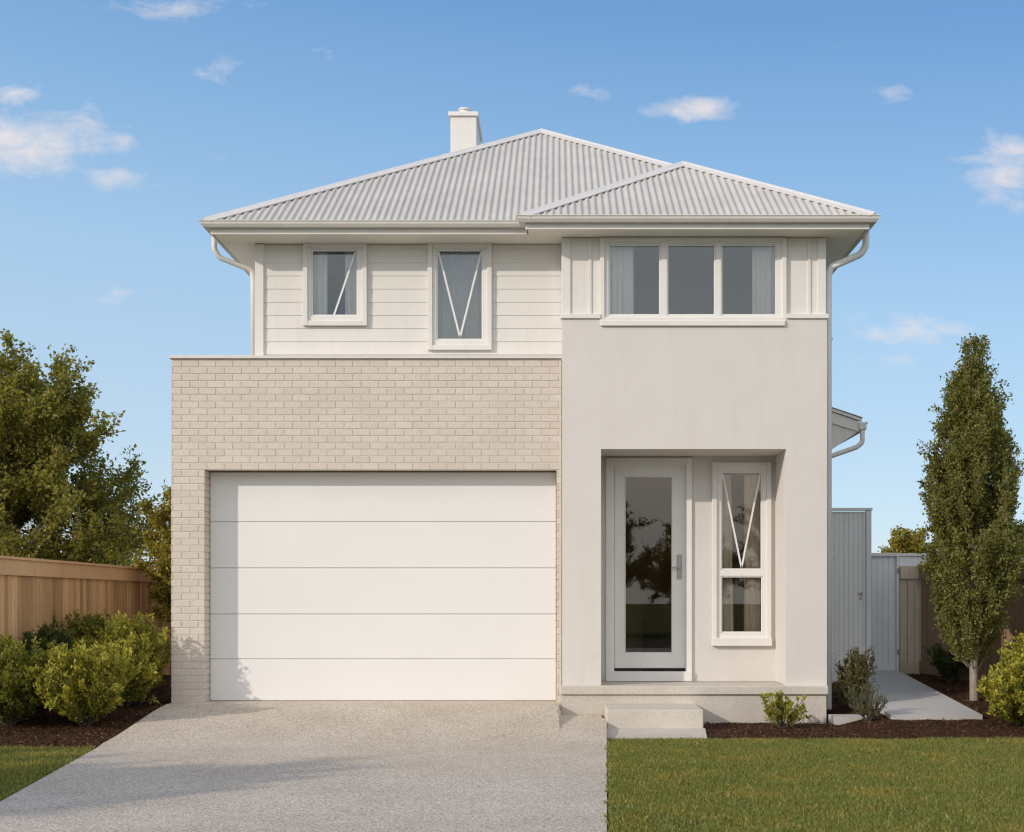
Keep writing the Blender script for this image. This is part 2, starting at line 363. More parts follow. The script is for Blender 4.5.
# ------------------------------------------------------------------ ground
def sstep(a, b, v): t = np.clip((v-a)/(b-a), 0, 1); return t*t*(3-2*t)
def G(x, y):       # terrain height
    x = np.asarray(x, float); y = np.asarray(y, float)
    right = np.where(y < -.6, .105*sstep(-1.9, -.6, y), .105+.083*(np.minimum(y, 3.4)+.6))
    left = .20*sstep(-2.3, .1, y)+.10*sstep(.1, 4, y)
    mid = .02*sstep(-1.8, -.9, y)
    r = np.where(x > 3.0, mid+(right-mid)*sstep(3.0, 3.5, x), np.where(x < -.3, left, mid))
    return r*(1-sstep(14, 40, np.abs(y)+np.abs(x)))
def axis(lo, hi, step, far):
    a = list(np.arange(lo, hi+1e-6, step)); o = [hi+2, hi+6, hi+20, hi+60, far]; return np.array([-v for v in reversed(o)]+a+o)
def sheet(name, xs, ys, zf, mat, kind='structure', parent=None):
    X, Y = np.meshgrid(xs, ys); Z = zf(X, Y); v = np.stack([X, Y, Z], -1).reshape(-1, 3)
    ny, nx = X.shape; i = np.arange(ny*nx).reshape(ny, nx)
    f = np.stack([i[:-1,:-1], i[:-1,1:], i[1:,1:], i[1:,:-1]], -1).reshape(-1, 4)
    o = npmesh(name, v, f, mat, parent); tag(o, kind=kind); return o
ax = axis(-12, 12, .25, 900)
sheet('ground', ax, ax, lambda x, y: G(x, y)-.02, 'turf')

def poly_inside(poly, x, y):
    ins = np.zeros(x.shape, bool); n = len(poly)
    for i in range(n):
        x0, y0 = poly[i]; x1, y1 = poly[(i+1) % n]
        if y0 == y1: continue
        c = ((y0 > y) != (y1 > y)) & (x < (x1-x0)*(y-y0)/(y1-y0)+x0); ins ^= c
    return ins
def rows(name, L, R, ys, nx, zf, mat, kind='structure', skirt=0.0):    # sheet between left edge L(y) and right edge R(y)
    ys = np.array(ys); t = np.linspace(0, 1, nx) if isinstance(nx, int) else np.array(nx); nx = len(t); X = np.array([L(y)+(R(y)-L(y))*t for y in ys]); Y = np.repeat(ys[:, None], nx, 1)
    Z = zf(X, Y); v = [np.stack([X, Y, Z], -1).reshape(-1, 3)]; ny = len(ys); i = np.arange(ny*nx).reshape(ny, nx)
    f = [np.stack([i[:-1,:-1], i[:-1,1:], i[1:,1:], i[1:,:-1]], -1).reshape(-1, 4)]
    if skirt:
        ring = np.concatenate([i[0,:], i[1:,-1], i[-1,-2::-1], i[-2:0:-1,0]]); low = v[0][ring].copy(); low[:,2] -= skirt
        b = len(v[0]); v.append(low); k = len(ring); a = np.arange(k)
        f.append(np.stack([ring[a], b+a, b+(a+1) % k, ring[(a+1) % k]], -1))
    o = npmesh(name, np.concatenate(v), np.concatenate(f), mat); tag(o, kind=kind); return o

DRIVE_L = lambda y: -4.30 if y > -2.2 else (-4.30+(-2.2-y)*.146)
def drive_z(x, y):
    base = .232*sstep(-2.6, .25, y)+.008
    side = sstep(.03, .058, x)*sstep(-1.9, -.25, y)
    return base*(1-.50*side)
ysd = [-14, -12, -10, -9, -8, -7, -6.3]+list(np.arange(-5.9, .39, .1))
rows('driveway', DRIVE_L, lambda y: .50+(y+1.7)*.0375 if y < -.46 else .50, [y for y in ysd if y <= -.1]+[-.052], list(np.linspace(0, .890, 44))+list(np.linspace(.8960, .912, 10))+list(np.linspace(.92, 1, 6)), drive_z, 'driveway', skirt=.1)
rows('garage_apron', lambda y: -4.29, lambda y: .060, [-.0505, 0, .1, .2, .3, .4], 40, lambda x, y: .232*sstep(-2.6, .25, y)+.006, 'driveway', skirt=.26)
# mulch beds
FENCE_X = -5.9
rows('mulch_bed', lambda y: -6.05, lambda y: DRIVE_L(y)-.012, np.arange(-2.45, 4.8, .12), 26, lambda x, y: G(x, y)-.0+.012*np.sin(x*9+y*7)*np.cos(y*11-x*5), 'mulch')
EDGE_R = -1.72
rows('mulch_bed', lambda y: 1.46, lambda y: 7.2, np.arange(EDGE_R, 3.4, .12), 50, lambda x, y: G(x, y)-.002+.010*np.sin(x*9+y*7)*np.cos(y*11-x*5), 'mulch')
# side path and concrete strip beside the wall
PZ = lambda x, y: .155+.083*(y+.6)
rows('path', lambda y: 3.57, lambda y: 4.55, np.arange(-.6, 3.45, .2), 6, PZ, 'path_concrete', skirt=.07)
rows('side_strip', lambda y: 3.02, lambda y: 3.52, [-.36, -.2, -.03], 4, lambda x, y: .115+.0*x, 'path_concrete', skirt=.09)

# chips
rng = np.random.default_rng(7)
def chips(name, n, xr, yr, keep, seed):
    r = np.random.default_rng(seed); x = r.uniform(*xr, n); y = r.uniform(*yr, n); k = keep(x, y); x = x[k]; y = y[k]; n = len(x)
    z = G(x, y)+r.uniform(-.004, .014, n); L = r.uniform(.010, .034, n); W = L*r.uniform(.2, .45, n); a = r.uniform(0, 6.28, n); tl = r.normal(0, .35, n)
    d = np.stack([np.cos(a), np.sin(a), tl], -1); e = np.stack([-np.sin(a), np.cos(a), r.normal(0, .35, n)], -1); c = np.stack([x, y, z], -1)
    q = [c-d*L[:,None]/2-e*W[:,None]/2, c+d*L[:,None]/2-e*W[:,None]/2*.7, c+d*L[:,None]/2+e*W[:,None]/2, c-d*L[:,None]/2+e*W[:,None]/2*.8]
    v = np.stack(q, 1).reshape(-1, 3); f = np.arange(4*n).reshape(-1, 4); o = npmesh(name, v, f, 'chip')
    tag(o, kind='stuff'); return o
o = chips('mulch', 34000, (1.55, 7), (EDGE_R-.03, 3.0), lambda x, y: ~((y > -.62) & (x > 3.55) & (x < 4.57)) & ~((x < 3.1) & (y > -.05)) & ~((x > 3)&(x < 3.55)&(y > -.38)&(y < 0)), 1)
tag(o, 'dark brown bark mulch spread in the right hand beds', 'mulch')
o = chips('mulch', 20000, (-6, -4.3), (-2.48, 2.5), lambda x, y: x < np.where(y > -2.2, -4.31, -4.31+(-2.2-y)*.146), 2)
tag(o, 'dark brown bark mulch in the bed left of the driveway', 'mulch')

# lawn blades
def lawn(name, n, xr, yr, keep, seed, hgt=.036):
    r = np.random.default_rng(seed); x = r.uniform(*xr, n); y = yr[0]+(yr[1]-yr[0])*r.uniform(0, 1, n)
    k = keep(x, y); x = x[k]; y = y[k]; n = len(x)
    z = G(x, y)-.022; pt = .8+.35*np.sin(x*3.1+1.3*np.sin(y*2.3))*np.sin(y*4.7+.9*x)*.5
    h = hgt*r.uniform(.5, 1.3, n)*pt*np.where(r.uniform(0, 1, n) > .985, 1.6, 1); w = r.uniform(.0022, .0042, n); a = r.uniform(0, 6.28, n); b = r.uniform(0, 6.28, n); ln = h*r.uniform(.1, .9, n)
    s = np.stack([np.cos(a)*w, np.sin(a)*w, 0*w], -1); c = np.stack([x, y, z], -1)
    m = c+np.stack([np.cos(b)*ln*.35, np.sin(b)*ln*.35, h*.6+.02], -1); t = c+np.stack([np.cos(b)*ln, np.sin(b)*ln, h+.02], -1)
    v = np.stack([c-s, c+s, m+s*.7, t, m-s*.7], 1).reshape(-1, 3); f = np.arange(5*n).reshape(-1, 5)
    o = npmesh(name, v, f, 'grass'); tag(o, kind='stuff'); return o
def r_edge(y): return np.clip(np.sin(y*23)+np.sin(y*57+1)+np.sin(y*9.3), 0, 2)
def rag(x): return .03*np.sin(x*7.1)+.02*np.sin(x*17.3+1)+.012*np.sin(x*41)
o = lawn('grass', 330000, (.29, 5.6), (-7.9, EDGE_R+.05), lambda x, y: (x > .515+(y+1.7)*.0375-.014*r_edge(y)) & (y < EDGE_R+rag(x)) & ~((x < 1.53) & (y > -1.74)), 3)
tag(o, 'mown green lawn in front of the porch step and mulch bed', 'lawn')
o = lawn('grass', 80000, (-6.5, -3.4), (-7.0, -2.3), lambda x, y: (x < np.where(y > -2.2, -4.31, -4.315+(-2.2-y)*.146)) & (y < -2.42+rag(x)), 4)
tag(o, 'strip of green lawn left of the driveway', 'lawn')

# ------------------------------------------------------------------ the house
def P(px, py, y): s = (y-CAMY)/F; return ((px-CX)*s, CAMZ+(CY-py)*s)
def PX(px, y): return (px-CX)*(y-CAMY)/F
def PZ_(py, y): return CAMZ+(CY-py)*(y-CAMY)/F
house = empty('house', (0, 0, 0), 'two storey cream house with corrugated metal roof, brick garage front and rendered porch', 'house')
def part(mb, name, mat, parent=house, smooth=False): return mb.build(name, mat, parent, smooth)

DEEP = 11.5
# -- brick garage front
BY = .08; BX0, BX1 = -4.30, .062; BZ0, BZ1 = .0, 4.075
GO = (-3.927, .006, 0.0, 2.835)
mb = MB(); mb.wall(BX0+.009, BX1, BZ0, BZ1, BY+.009, BY+.24, [(GO[0]-.009, GO[1]+.009, -1, GO[3]+.009)])
mb.box(BX0+.009, BX0+.24, BY+.2405, DEEP, BZ0, BZ1-.03)
bw = part(mb, 'brick_wall', 'mortar')
mb = MB(); rr = random.Random(5)
CH = (GO[3]-.23)/34.0; BL = .1915; J = .0078
def bricks(u0, u1, z0, z1, holes, place, off=0.0, z_base=.23):
    k = int(math.floor((z0-z_base)/CH))
    while z_base+k*CH < z1-.005:
        a = z_base+k*CH+J/2; b = a+CH-J; b = min(b, z1)
        a = max(a, z0)
        u = u0-BL+off+(BL/2 if k % 2 else 0)
        while u < u1:
            s, e = max(u+J/2, u0), min(u+BL-J/2, u1); u += BL
            if e-s < .015: continue
            segs = [(s, e)]
            for h in holes:
                if h[2] < (a+b)/2 < h[3]:
                    ns = []
                    for (p, q) in segs:
                        if q <= h[0] or p >= h[1]: ns.append((p, q)); continue
                        if p < h[0]: ns.append((p, h[0]))
                        if q > h[1]: ns.append((h[1], q))
                    segs = ns
            for (p, q) in segs:
                if q-p > .012: place(p, q, a, b, rr.uniform(-.0009, .0009))
        k += 1
bricks(BX0, BX1, BZ0, BZ1, [(GO[0], GO[1], -1, GO[3])], lambda p, q, a, b, j: mb.box(p, q, BY+.003+j, BY+.012, a, b, .0024), off=.02)
bricks(BY+.012, 3.0, BZ0, BZ1-.03, [], lambda p, q, a, b, j: mb.box(BX0+j, BX0+.010, p, q, a, b, .0028), off=.05)
bricks(BY+.012, BY+.235, BZ0, GO[3], [], lambda p, q, a, b, j: mb.box(GO[0]-.010, GO[0]+j, p, q, a, b, .0028), off=.06)
bricks(BY+.012, BY+.235, BZ0, GO[3], [], lambda p, q, a, b, j: mb.box(GO[1]+j, GO[1]+.010, p, q, a, b, .0028), off=.06)
part(mb, 'brickwork', 'brick', bw)
mb = MB(); mb.box(BX0-.02, BX1, BY-.022, BY+.26, BZ1+.003, BZ1+.037, .004); mb.box(BX0-.02, BX0+.26, BY+.262, DEEP, BZ1+.003, BZ1+.037, .004)
part(mb, 'wall_coping', 'gutter_paint')
# balcony-like flat roof behind the parapet so nothing is open
mb = MB(); mb.box(BX0+.22, -3.3, BY+.24, DEEP, 3.95, 4.0); mb.box(BX0+.23, .05, BY+.235, .3, 3.95, 4.0); part(mb, 'flat_roof', 'roof')
# garage interior shell
GD = .31
mb = MB(); zb = .236; ph = (PZ_(472, GD)-zb)/5
gd = empty('garage_door', (0, 0, 0)); gd.parent = house
GL = [PZ_(p_, GD) for p_ in (701.2, 659, 614.1, 568, 521.8, 472)]
for k in range(5):
    z0 = GL[k]+(.002 if k else .006); z1 = GL[k+1]-.002
    MB().box(GO[0]+.003, GO[1]-.004, GD, GD+.04, z0, z1, .006).build('door_panel', 'door_paint', gd)
MB().box(GO[0]+.0, GO[1], GD+.03, GD+.05, zb-.01, GO[3]+.0).build('backing', 'dark_gap', gd)
MB().box(GO[0]+.012, GO[1]-.010, GD+.005, GD+.03, zb-.012, zb+.006).build('rubber_seal', 'dark_gap', gd)

# -- rendered entry wing
SX0, SX1 = .067, 3.01; SZ1 = 4.505
PO = (PX(601, 0), PX(786, 0), .43, PZ_(449, 0)); WY = .74
mb = MB(); mb.wall(SX0, SX1, .432, SZ1, 0, .25, [(PO[0], PO[1], 0, PO[3]), (PX(604, 0), PX(783, 0), 4.45, 9)])
mb.box(SX0, SX0+.2, .2505, WY-.001, .432, SZ1-.1)
entry = part(mb, 'rendered_wall', 'stucco')
DO = (PX(608, WY), PX(690.5, WY), .3, PZ_(460, WY)); WO = (PX(714, WY), PX(769.5, WY), PZ_(643, WY), PZ_(464, WY))
mb = MB(); mb.wall(PO[0]-.2, PO[1]+.15, .436, PO[3]+.3, WY, WY+.16, [DO, WO]); part(mb, 'porch_back_wall', 'stucco')
mb = MB(); mb.box(PO[0]-.199, PO[1]+.2, .2502, WY-.001, PO[3]+.001, PO[3]+.15)
mb.box(PO[1]+.0, PO[1]+.18, .2503, WY-.001, .437, PO[3]); mb.box(PO[0]-.16, PO[0], .2503, WY-.001, .437, PO[3]-.0005)
part(mb, 'porch_lining', 'stucco')
# side and rear walls of the house body
mb = MB(); mb.box(SX1-.2, SX1, .2506, DEEP, .05, SZ1-.002); mb.box(-4.2, SX1-.0005, DEEP+.001, DEEP+.2, .05, 5.41); mb.box(SX0, SX0+.15, WY+.17, 4, .1, 4.3)
part(mb, 'side_wall', 'stucco')
# coping caps on the rendered parapet either side of the window
mb = MB(); mb.box(SX0-.018, PX(600.5, -.02), -.022, .10, 4.508, 4.558, .003); mb.box(PX(787, -.02), SX1+.018, -.022, .10, 4.508, 4.558, .003)
mb.box(SX1-.05, SX1+.018, .101, DEEP, 4.508, 4.558, .003)
part(mb, 'parapet_coping', 'trim_paint')
# panel and batten cladding above it
CYL = .035
W3 = (PX(601, CYL), PX(785, CYL), PZ_(322, CYL), PZ_(239, CYL))
mb = MB(); mb.wall(SX0+.012, SX1-.012, 4.556, 5.416, CYL, CYL+.1, [(W3[0], W3[1], 0, 9)])
mb.box(SX0+.012, SX0+.1, CYL+.1005, .9, 4.0, 5.416)
mb.box(SX1-.11, SX1-.012, CYL+.1005, DEEP, 4.52, 5.416)
clad = part(mb, 'panel_cladding', 'board_paint')
mb = MB()
for px in (590, 809): part(MB().box(PX(px-1.6, CYL), PX(px+1.6, CYL), CYL-.014, CYL+.002, 4.558, 5.414, .002), 'batten', 'board_paint', clad)
yy = .5
while yy < DEEP: part(MB().box(SX1-.014, SX1+.002, yy, yy+.04, 4.56, 5.414, .002), 'batten', 'board_paint', clad); yy += .9
mb = MB(); mb.box(SX0-.004, PX(570.5, CYL), CYL-.018, CYL+.03, 4.559, 5.4145, .003); mb.box(SX0-.006, SX0+.013, CYL+.031, .285, 4.56, 5.4145, .003); part(mb, 'corner_board', 'trim_paint', clad)
mb = MB(); mb.box(PX(817.5, CYL), SX1-.006, CYL-.018, CYL+.03, 4.559, 5.4145, .003)
mb.box(SX1-.014, SX1+.0, CYL+.031, CYL+.12, 4.559, 5.4145, .003)
part(mb, 'corner_board', 'trim_paint', clad)

# -- weatherboard upper storey
UY = .30; UX0 = -3.395
W1 = (PX(304.5, UY), PX(365.5, UY), PZ_(324, UY), PZ_(243, UY)); W2 = (PX(429.5, UY), PX(490, UY), PZ_(348, UY), PZ_(243, UY))
mb = MB(); mb.wall(UX0, SX0+.01, 3.98, 5.416, UY+.02, UY+.14, [W1, W2]); mb.box(UX0, UX0+.14, UY+.1405, DEEP, 3.98, 5.416)
ub = part(mb, 'upper_wall', 'board_paint')
mb = MB(); z = PZ_(354.5, UY); bh = .1488
while z < 5.41:
    z1 = min(z+bh, 5.414)
    for a, b in ((UX0+.05, W1[0]-.0), (W1[1], W2[0]), (W2[1], SX0+.01)):
        lo, hi = z, z1
        mb.add([(a,UY+.001,lo),(b,UY+.001,lo),(b,UY+.0075,hi),(a,UY+.0075,hi),(a,UY+.019,lo),(b,UY+.019,lo),(b,UY+.019,hi),(a,UY+.019,hi)],
               [(0,1,2,3),(4,7,6,5),(0,4,5,1),(1,5,6,2),(2,6,7,3),(3,7,4,0)])
    for w in (W1, W2):
        for lo, hi in ((z, min(z1, w[2])), (max(z, w[3]), z1)):
            if hi-lo > .004: mb.add([(w[0],UY+.001,lo),(w[1],UY+.001,lo),(w[1],UY+.0075,hi),(w[0],UY+.0075,hi),(w[0],UY+.019,lo),(w[1],UY+.019,lo),(w[1],UY+.019,hi),(w[0],UY+.019,hi)],
               [(0,1,2,3),(4,7,6,5),(0,4,5,1),(1,5,6,2),(2,6,7,3),(3,7,4,0)])
    mb.add([(UX0-.02,UY+.05,z),(UX0-.02,DEEP,z),(UX0-.008,DEEP,z1),(UX0-.008,UY+.05,z1),(UX0-.001,UY+.05,z),(UX0-.001,DEEP,z),(UX0-.001,DEEP,z1),(UX0-.001,UY+.05,z1)],
           [(0,1,2,3),(4,7,6,5),(0,4,5,1),(1,5,6,2),(2,6,7,3),(3,7,4,0)])
    z += bh
part(mb, 'weatherboards', 'board_paint', ub)
mb = MB(); mb.box(UX0-.012, UX0+.085, UY-.022, UY+.05, 4.10, 5.414, .003); part(mb, 'corner_board', 'trim_paint', ub)

# -- windows
def curtain(name, x0, x1, z0, z1, y, mat, label, lean=0.0, seed=0, amp=.018, pitch=.055, thin=0.0):
    n = max(24, int((x1-x0)/.006)); m = 10; u = np.linspace(0, 1, n); r = random.Random(seed); ph_ = r.uniform(0, 6)
    vs = []
    for j in range(m):
        t = j/(m-1); z = z0+(z1-z0)*t
        for k in u:
            xx = x0+(x1-x0)*k; xx = xx+lean*(1-t)*(k)
            yy = y+amp*(math.sin(xx*2*math.pi/pitch+ph_)+.4*math.sin(xx*2*math.pi/(pitch*.43)+2*ph_))*(1-.15*t)
            vs.append((xx, yy, z))
    fs = [(j*n+i, j*n+i+1, (j+1)*n+i+1, (j+1)*n+i) for j in range(m-1) for i in range(n-1)]
    b = MB(); b.add(vs, fs); b.add([(v[0], v[1]+.004, v[2]) for v in vs], [tuple(reversed(f)) for f in fs])
    o = b.build(name, mat, smooth=True); tag(o, label, 'curtain', 'curtains hung inside the windows'); return o

def window(x, y, frame_w, panes, sill=None, room='dark_room', arch_w=None, gm='window_glass', label=None, sash=.018):
    """x=(x0,x1,z0,z1) outer architrave; panes list of (x0,x1,z0,z1) glass rectangles"""
    w = empty('window', (0, 0, 0)); w.parent = house
    if label: w['label'] = label
    x0, x1, z0, z1 = x
    MB().frame(x0, x1, z0, z1, arch_w or .075, y-.030, y+.01, .004).build('architrave', 'trim_paint', w)
    gx0 = min(p[0] for p in panes)-.045; gx1 = max(p[1] for p in panes)+.045; gz0 = min(p[2] for p in panes)-.045; gz1 = max(p[3] for p in panes)+.04
    b = MB()   # fixed frame: one piece with the pane openings cut out
    b.wall(x0+.02, x1-.02, z0+.02, z1-.02, y-.004, y+.06, [(p[0]-sash, p[1]+sash, p[2]-sash, p[3]+sash) for p in panes]); b.build('window_frame', 'white_paint', w)
    for p in panes:
        s = MB().frame(p[0]-sash+.0006, p[1]+sash-.0006, p[2]-sash+.0006, p[3]+sash-.0006, sash-.001, y+.006, y+.05, .003).build('sash', 'pvc', w)
        MB().box(p[0]-.006, p[1]+.006, y+.026, y+.031, p[2]-.006, p[3]+.006).build('window_pane', gm, w)
    if sill: MB().box(sill[0], sill[1], y-.055, y+.0, sill[2], sill[3], .004).build('window_sill', 'trim_paint', w)
    # room behind
    r = MB(); r.box(x0-.3, x1+.3, y+.065, y+1.6, z0-.5, min(z1+.25, 5.40) if z1 > 4 else z1+.15); o = r.build('room_lining', room, w)
    # open front: delete the front face
    me = o.data; import bmesh
    bm = bmesh.new(); bm.from_mesh(me); fr = [f for f in bm.faces if f.normal.y < -.9]; bmesh.ops.delete(bm, geom=fr, context='FACES'); bm.to_mesh(me); bm.free()
    return w
def rect(px0, px1, py0, py1, y): return (PX(px0, y), PX(px1, y), PZ_(py1, y), PZ_(py0, y))
# upper left small window
wa = window(rect(302.8, 367, 242.5, 325.6, UY-.03), UY-.01, .07, [rect(313.2, 356.8, 251.5, 315, UY+.02)], label='smaller upper window with one slanting bar', arch_w=.055)
MB().bar((PX(355.6, UY+.006), UY+.006, PZ_(252, UY)), (PX(334, UY+.006), UY+.006, PZ_(315, UY)), .021, .012).build('slanted_bar', 'pvc', wa)
MB().bar((PX(315, UY+.13), UY+.13, PZ_(254, UY+.13)), (PX(327, UY+.13), UY+.13, PZ_(300, UY+.13)), .010, .008).build('slanted_bar', 'cool_paint', wa)
wb = window(rect(427.5, 491.8, 242.5, 350, UY-.03), UY-.01, .07, [rect(438, 481.8, 251.5, 339, UY+.02)], label='taller upper window with V shaped bars', arch_w=.055)
for px in (438.5, 481.3): MB().bar((PX(px, UY+.006), UY+.006, PZ_(253, UY+.06)), (PX(460, UY+.006), UY+.006, PZ_(338.5, UY+.06)), .021, .012).build('slanted_bar', 'pvc', wb)
wc = window(rect(600, 786.6, 237.5, 322, CYL-.03), CYL-.01, .07, [rect(609.8, 659, 246.5, 314.5, CYL+.02), rect(668.3, 713.8, 246.5, 314.5, CYL+.02), rect(722.3, 775, 246.5, 314.5, CYL+.02)],
            sill=(PX(600.5, -.02), PX(785, -.02), PZ_(325.8, -.02), PZ_(320.8, -.02)), label='wide three pane upper window', arch_w=.05)
MB().box(W3[0]-.01, W3[1]+.01, CYL-.01, CYL+.10, 4.40, W3[2]+.02).build('sill_base', 'trim_paint', wc)
wd = window(rect(712.2, 771.4, 462.3, 645, WY-.03), WY-.01, .07, [rect(722, 760.5, 473, 568.5, WY+.02), rect(722, 761, 577.5, 631.5, WY+.02)],
            sill=(PX(711.6, WY-.05), PX(772, WY-.05), PZ_(646, WY-.05), PZ_(638, WY-.05)), room='brown_room', gm='porch_glass', label='tall porch window with V bars above a lower pane', arch_w=.055)
for px in (722.5, 760): MB().bar((PX(px, WY+.006), WY+.006, PZ_(474, WY)), (PX(741.5, WY+.006), WY+.006, PZ_(568, WY)), .020, .010).build('slanted_bar', 'pvc', wd)
# curtains
yC = CYL+.11
curtain('curtain', PX(604, yC), PX(634, yC), 4.5, 5.36, yC, 'curtain', 'white pleated curtain behind the left pane of the wide upper window', seed=1)
curtain('curtain', PX(752, yC), PX(780, yC), 4.5, 5.36, yC, 'curtain', 'white pleated curtain behind the right pane of the wide upper window', seed=2)
yC = UY+.12
curtain('curtain', PX(306, yC), PX(327.5, yC), 4.3, 5.36, yC, 'curtain', 'grey curtain at the left side of the smaller upper window', seed=3, amp=.014)
curtain('curtain', PX(345, yC), PX(362, yC), 4.3, 5.36, yC, 'curtain', 'grey curtain at the right side of the smaller upper window', seed=4, amp=.014)
curtain('curtain', PX(432, yC), PX(486, yC), 4.05, 5.36, yC, 'sheer', 'sheer grey curtain filling the taller upper window', seed=5, amp=.01, pitch=.05)
yC = WY+.12
curtain('curtain', PX(716, yC), PX(731, yC), .9, 2.85, yC, 'curtain', 'pale curtain on the left behind the tall porch window', seed=6, lean=.03)
curtain('curtain', PX(744, yC), PX(767, yC), .9, 2.85, yC, 'curtain', 'pale curtain on the right behind the tall porch window', seed=7, lean=-.01)

# -- front door
fd = empty('front_door', (0, 0, 0)); fd.parent = house
dx = lambda px, o=0: PX(px, WY+o); dz = lambda py, o=0: PZ_(py, WY+o)
b = MB(); b.box(dx(606,-.03), dx(612,-.03), WY-.03, WY+.02, .437, dz(458,-.03), .003); b.box(dx(686.5,-.03), dx(692,-.03), WY-.03, WY+.02, .437, dz(458,-.03), .003)
b.box(dx(612,-.03)+.0005, dx(686.5,-.03)-.0005, WY-.028, WY+.02, dz(464,-.03), dz(458,-.03), .003)
b.box(dx(611.3), dx(614.2), WY+.0, WY+.09, .50, dz(463)); b.box(dx(685.5), dx(688), WY+.0, WY+.09, .50, dz(463)); b.box(dx(614.2)+.0005, dx(685.5)-.0005, WY+.001, WY+.09, dz(466), dz(463.2))
b.build('door_frame', 'white_paint', fd)
b = MB(); b.wall(dx(614.5, .03), dx(685.2, .03), dz(668, .03), dz(466.2, .03), WY+.028, WY+.07, [rect(625, 672, 477, 652.7, WY+.03)])
leaf = b.build('door_leaf', 'white_paint', fd)
g = rect(625, 672, 477, 652.7, WY+.03)
b = MB(); b.frame(g[0]-.006, g[1]+.006, g[2]-.006, g[3]+.006, .012, WY+.022, WY+.034, .003); b.build('glazing_bead', 'white_paint', fd)
MB().box(g[0]-.004, g[1]+.004, WY+.045, WY+.051, g[2]-.004, g[3]+.004).build('glass_pane', 'door_glass', fd)
hd = MB(); hd.box(dx(677.3), dx(681.8), WY+.012, WY+.028, dz(579), dz(554.6), .006); hd.box(dx(678.6), dx(680.6), WY-.02, WY+.012, dz(568.5), dz(566), .004)
hd.box(dx(672.5), dx(680), WY-.028, WY-.018, dz(568.6), dz(566.6), .003)
hd.build('door_handle', 'steel', fd)
b = MB(); b.box(dx(606,-.05), dx(692,-.05), WY-.05, WY+.10, .437, dz(671.5,-.05), .004); b.build('threshold', 'white_paint', fd)
MB().box(dx(614), dx(686), WY+.02, WY+.08, dz(670.2), dz(668.6)).build('weather_seal', 'dark_gap', fd)
r = MB(); r.box(dx(600), dx(700), WY+.161, WY+1.5, .42, 3.05); o = r.build('hallway_lining', 'brown_room', fd)
import bmesh
bm = bmesh.new(); bm.from_mesh(o.data); bmesh.ops.delete(bm, geom=[f for f in bm.faces if f.normal.y < -.9], context='FACES'); bm.to_mesh(o.data); bm.free()
# dim furniture glimpsed through the glass
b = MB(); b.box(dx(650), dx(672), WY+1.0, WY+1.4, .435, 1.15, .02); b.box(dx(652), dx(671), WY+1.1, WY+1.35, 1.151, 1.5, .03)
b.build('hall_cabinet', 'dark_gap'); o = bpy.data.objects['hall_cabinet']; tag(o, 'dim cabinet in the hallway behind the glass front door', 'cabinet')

# -- porch slab, plinth and steps
mb = MB(); mb.box(PX(560.5, -.08), PX(828.6, -.08), -.08, WY+.02, .335, .433, .008); part(mb, 'porch_slab', 'cast_stone')
mb = MB(); mb.box(PX(561.5, -.05), PX(826.5, -.05), -.05, WY+.1, -.05, .334, .004); part(mb, 'plinth', 'cast_stone')
mb = MB(); mb.box(PX(607, -.88), PX(703.5, -.88), -.88, -.0505, -.03, PZ_(709.8, -.88), .008); part(mb, 'front_step', 'cast_stone')
mb = MB(); y0 = -1.66; xa, xb = .505, PX(707, y0)
mb.add([(xa, y0, .018), (xb, y0, .018), (PX(705.2, -.88), -.8805, .040), (PX(607, -.88), -.8805, .040), (xa, y0, -.08), (xb, y0, -.08), (PX(705.2, -.88), -.8805, -.08), (PX(607, -.88), -.8805, -.08)],
       [(0,1,2,3),(4,7,6,5),(0,4,5,1),(1,5,6,2),(2,6,7,3),(3,7,4,0)])
part(mb, 'step_pad', 'cast_stone')

# -- eaves: soffit, fascia, gutter
EP = [(-3.79, 11.9), (-3.79, -.10), (-.315, -.10), (-.315, -.30), (3.39, -.30), (3.39, 11.9)]
EPr = [(x, y) for x, y in EP]     # travel: down left side, along the front, back up the right: outward is to the right of travel
SOF = 5.415
mb = MB(); n = len(EP); ins = [(-3.78,11.89),(-3.78,-.09),(-.305,-.09),(-.305,-.29),(3.38,-.29),(3.38,11.89)]
mb.add([(x, y, SOF+.006) for x, y in ins]+[(x, y, SOF+.016) for x, y in ins], [tuple(range(n)), tuple(range(n, 2*n))]+[(i, (i+1) % n, n+(i+1) % n, n+i) for i in range(n)])
part(mb, 'soffit', 'soffit_paint')
mb = MB(); mb.sweep([(0, SOF), (.018, SOF), (.018, SOF+.088), (0, SOF+.088)], EPr); part(mb, 'fascia', 'trim_paint')
gz = 5.478
mb = MB(); mb.sweep([(.019, gz), (.085, gz), (.108, gz+.030), (.112, gz+.055), (.122, gz+.058), (.122, gz+.066), (.104, gz+.066), (.100, gz+.035), (.080, gz+.010), (.028, gz+.010), (.028, gz+.06), (.019, gz+.06)], EPr)
part(mb, 'gutter', 'gutter_paint')

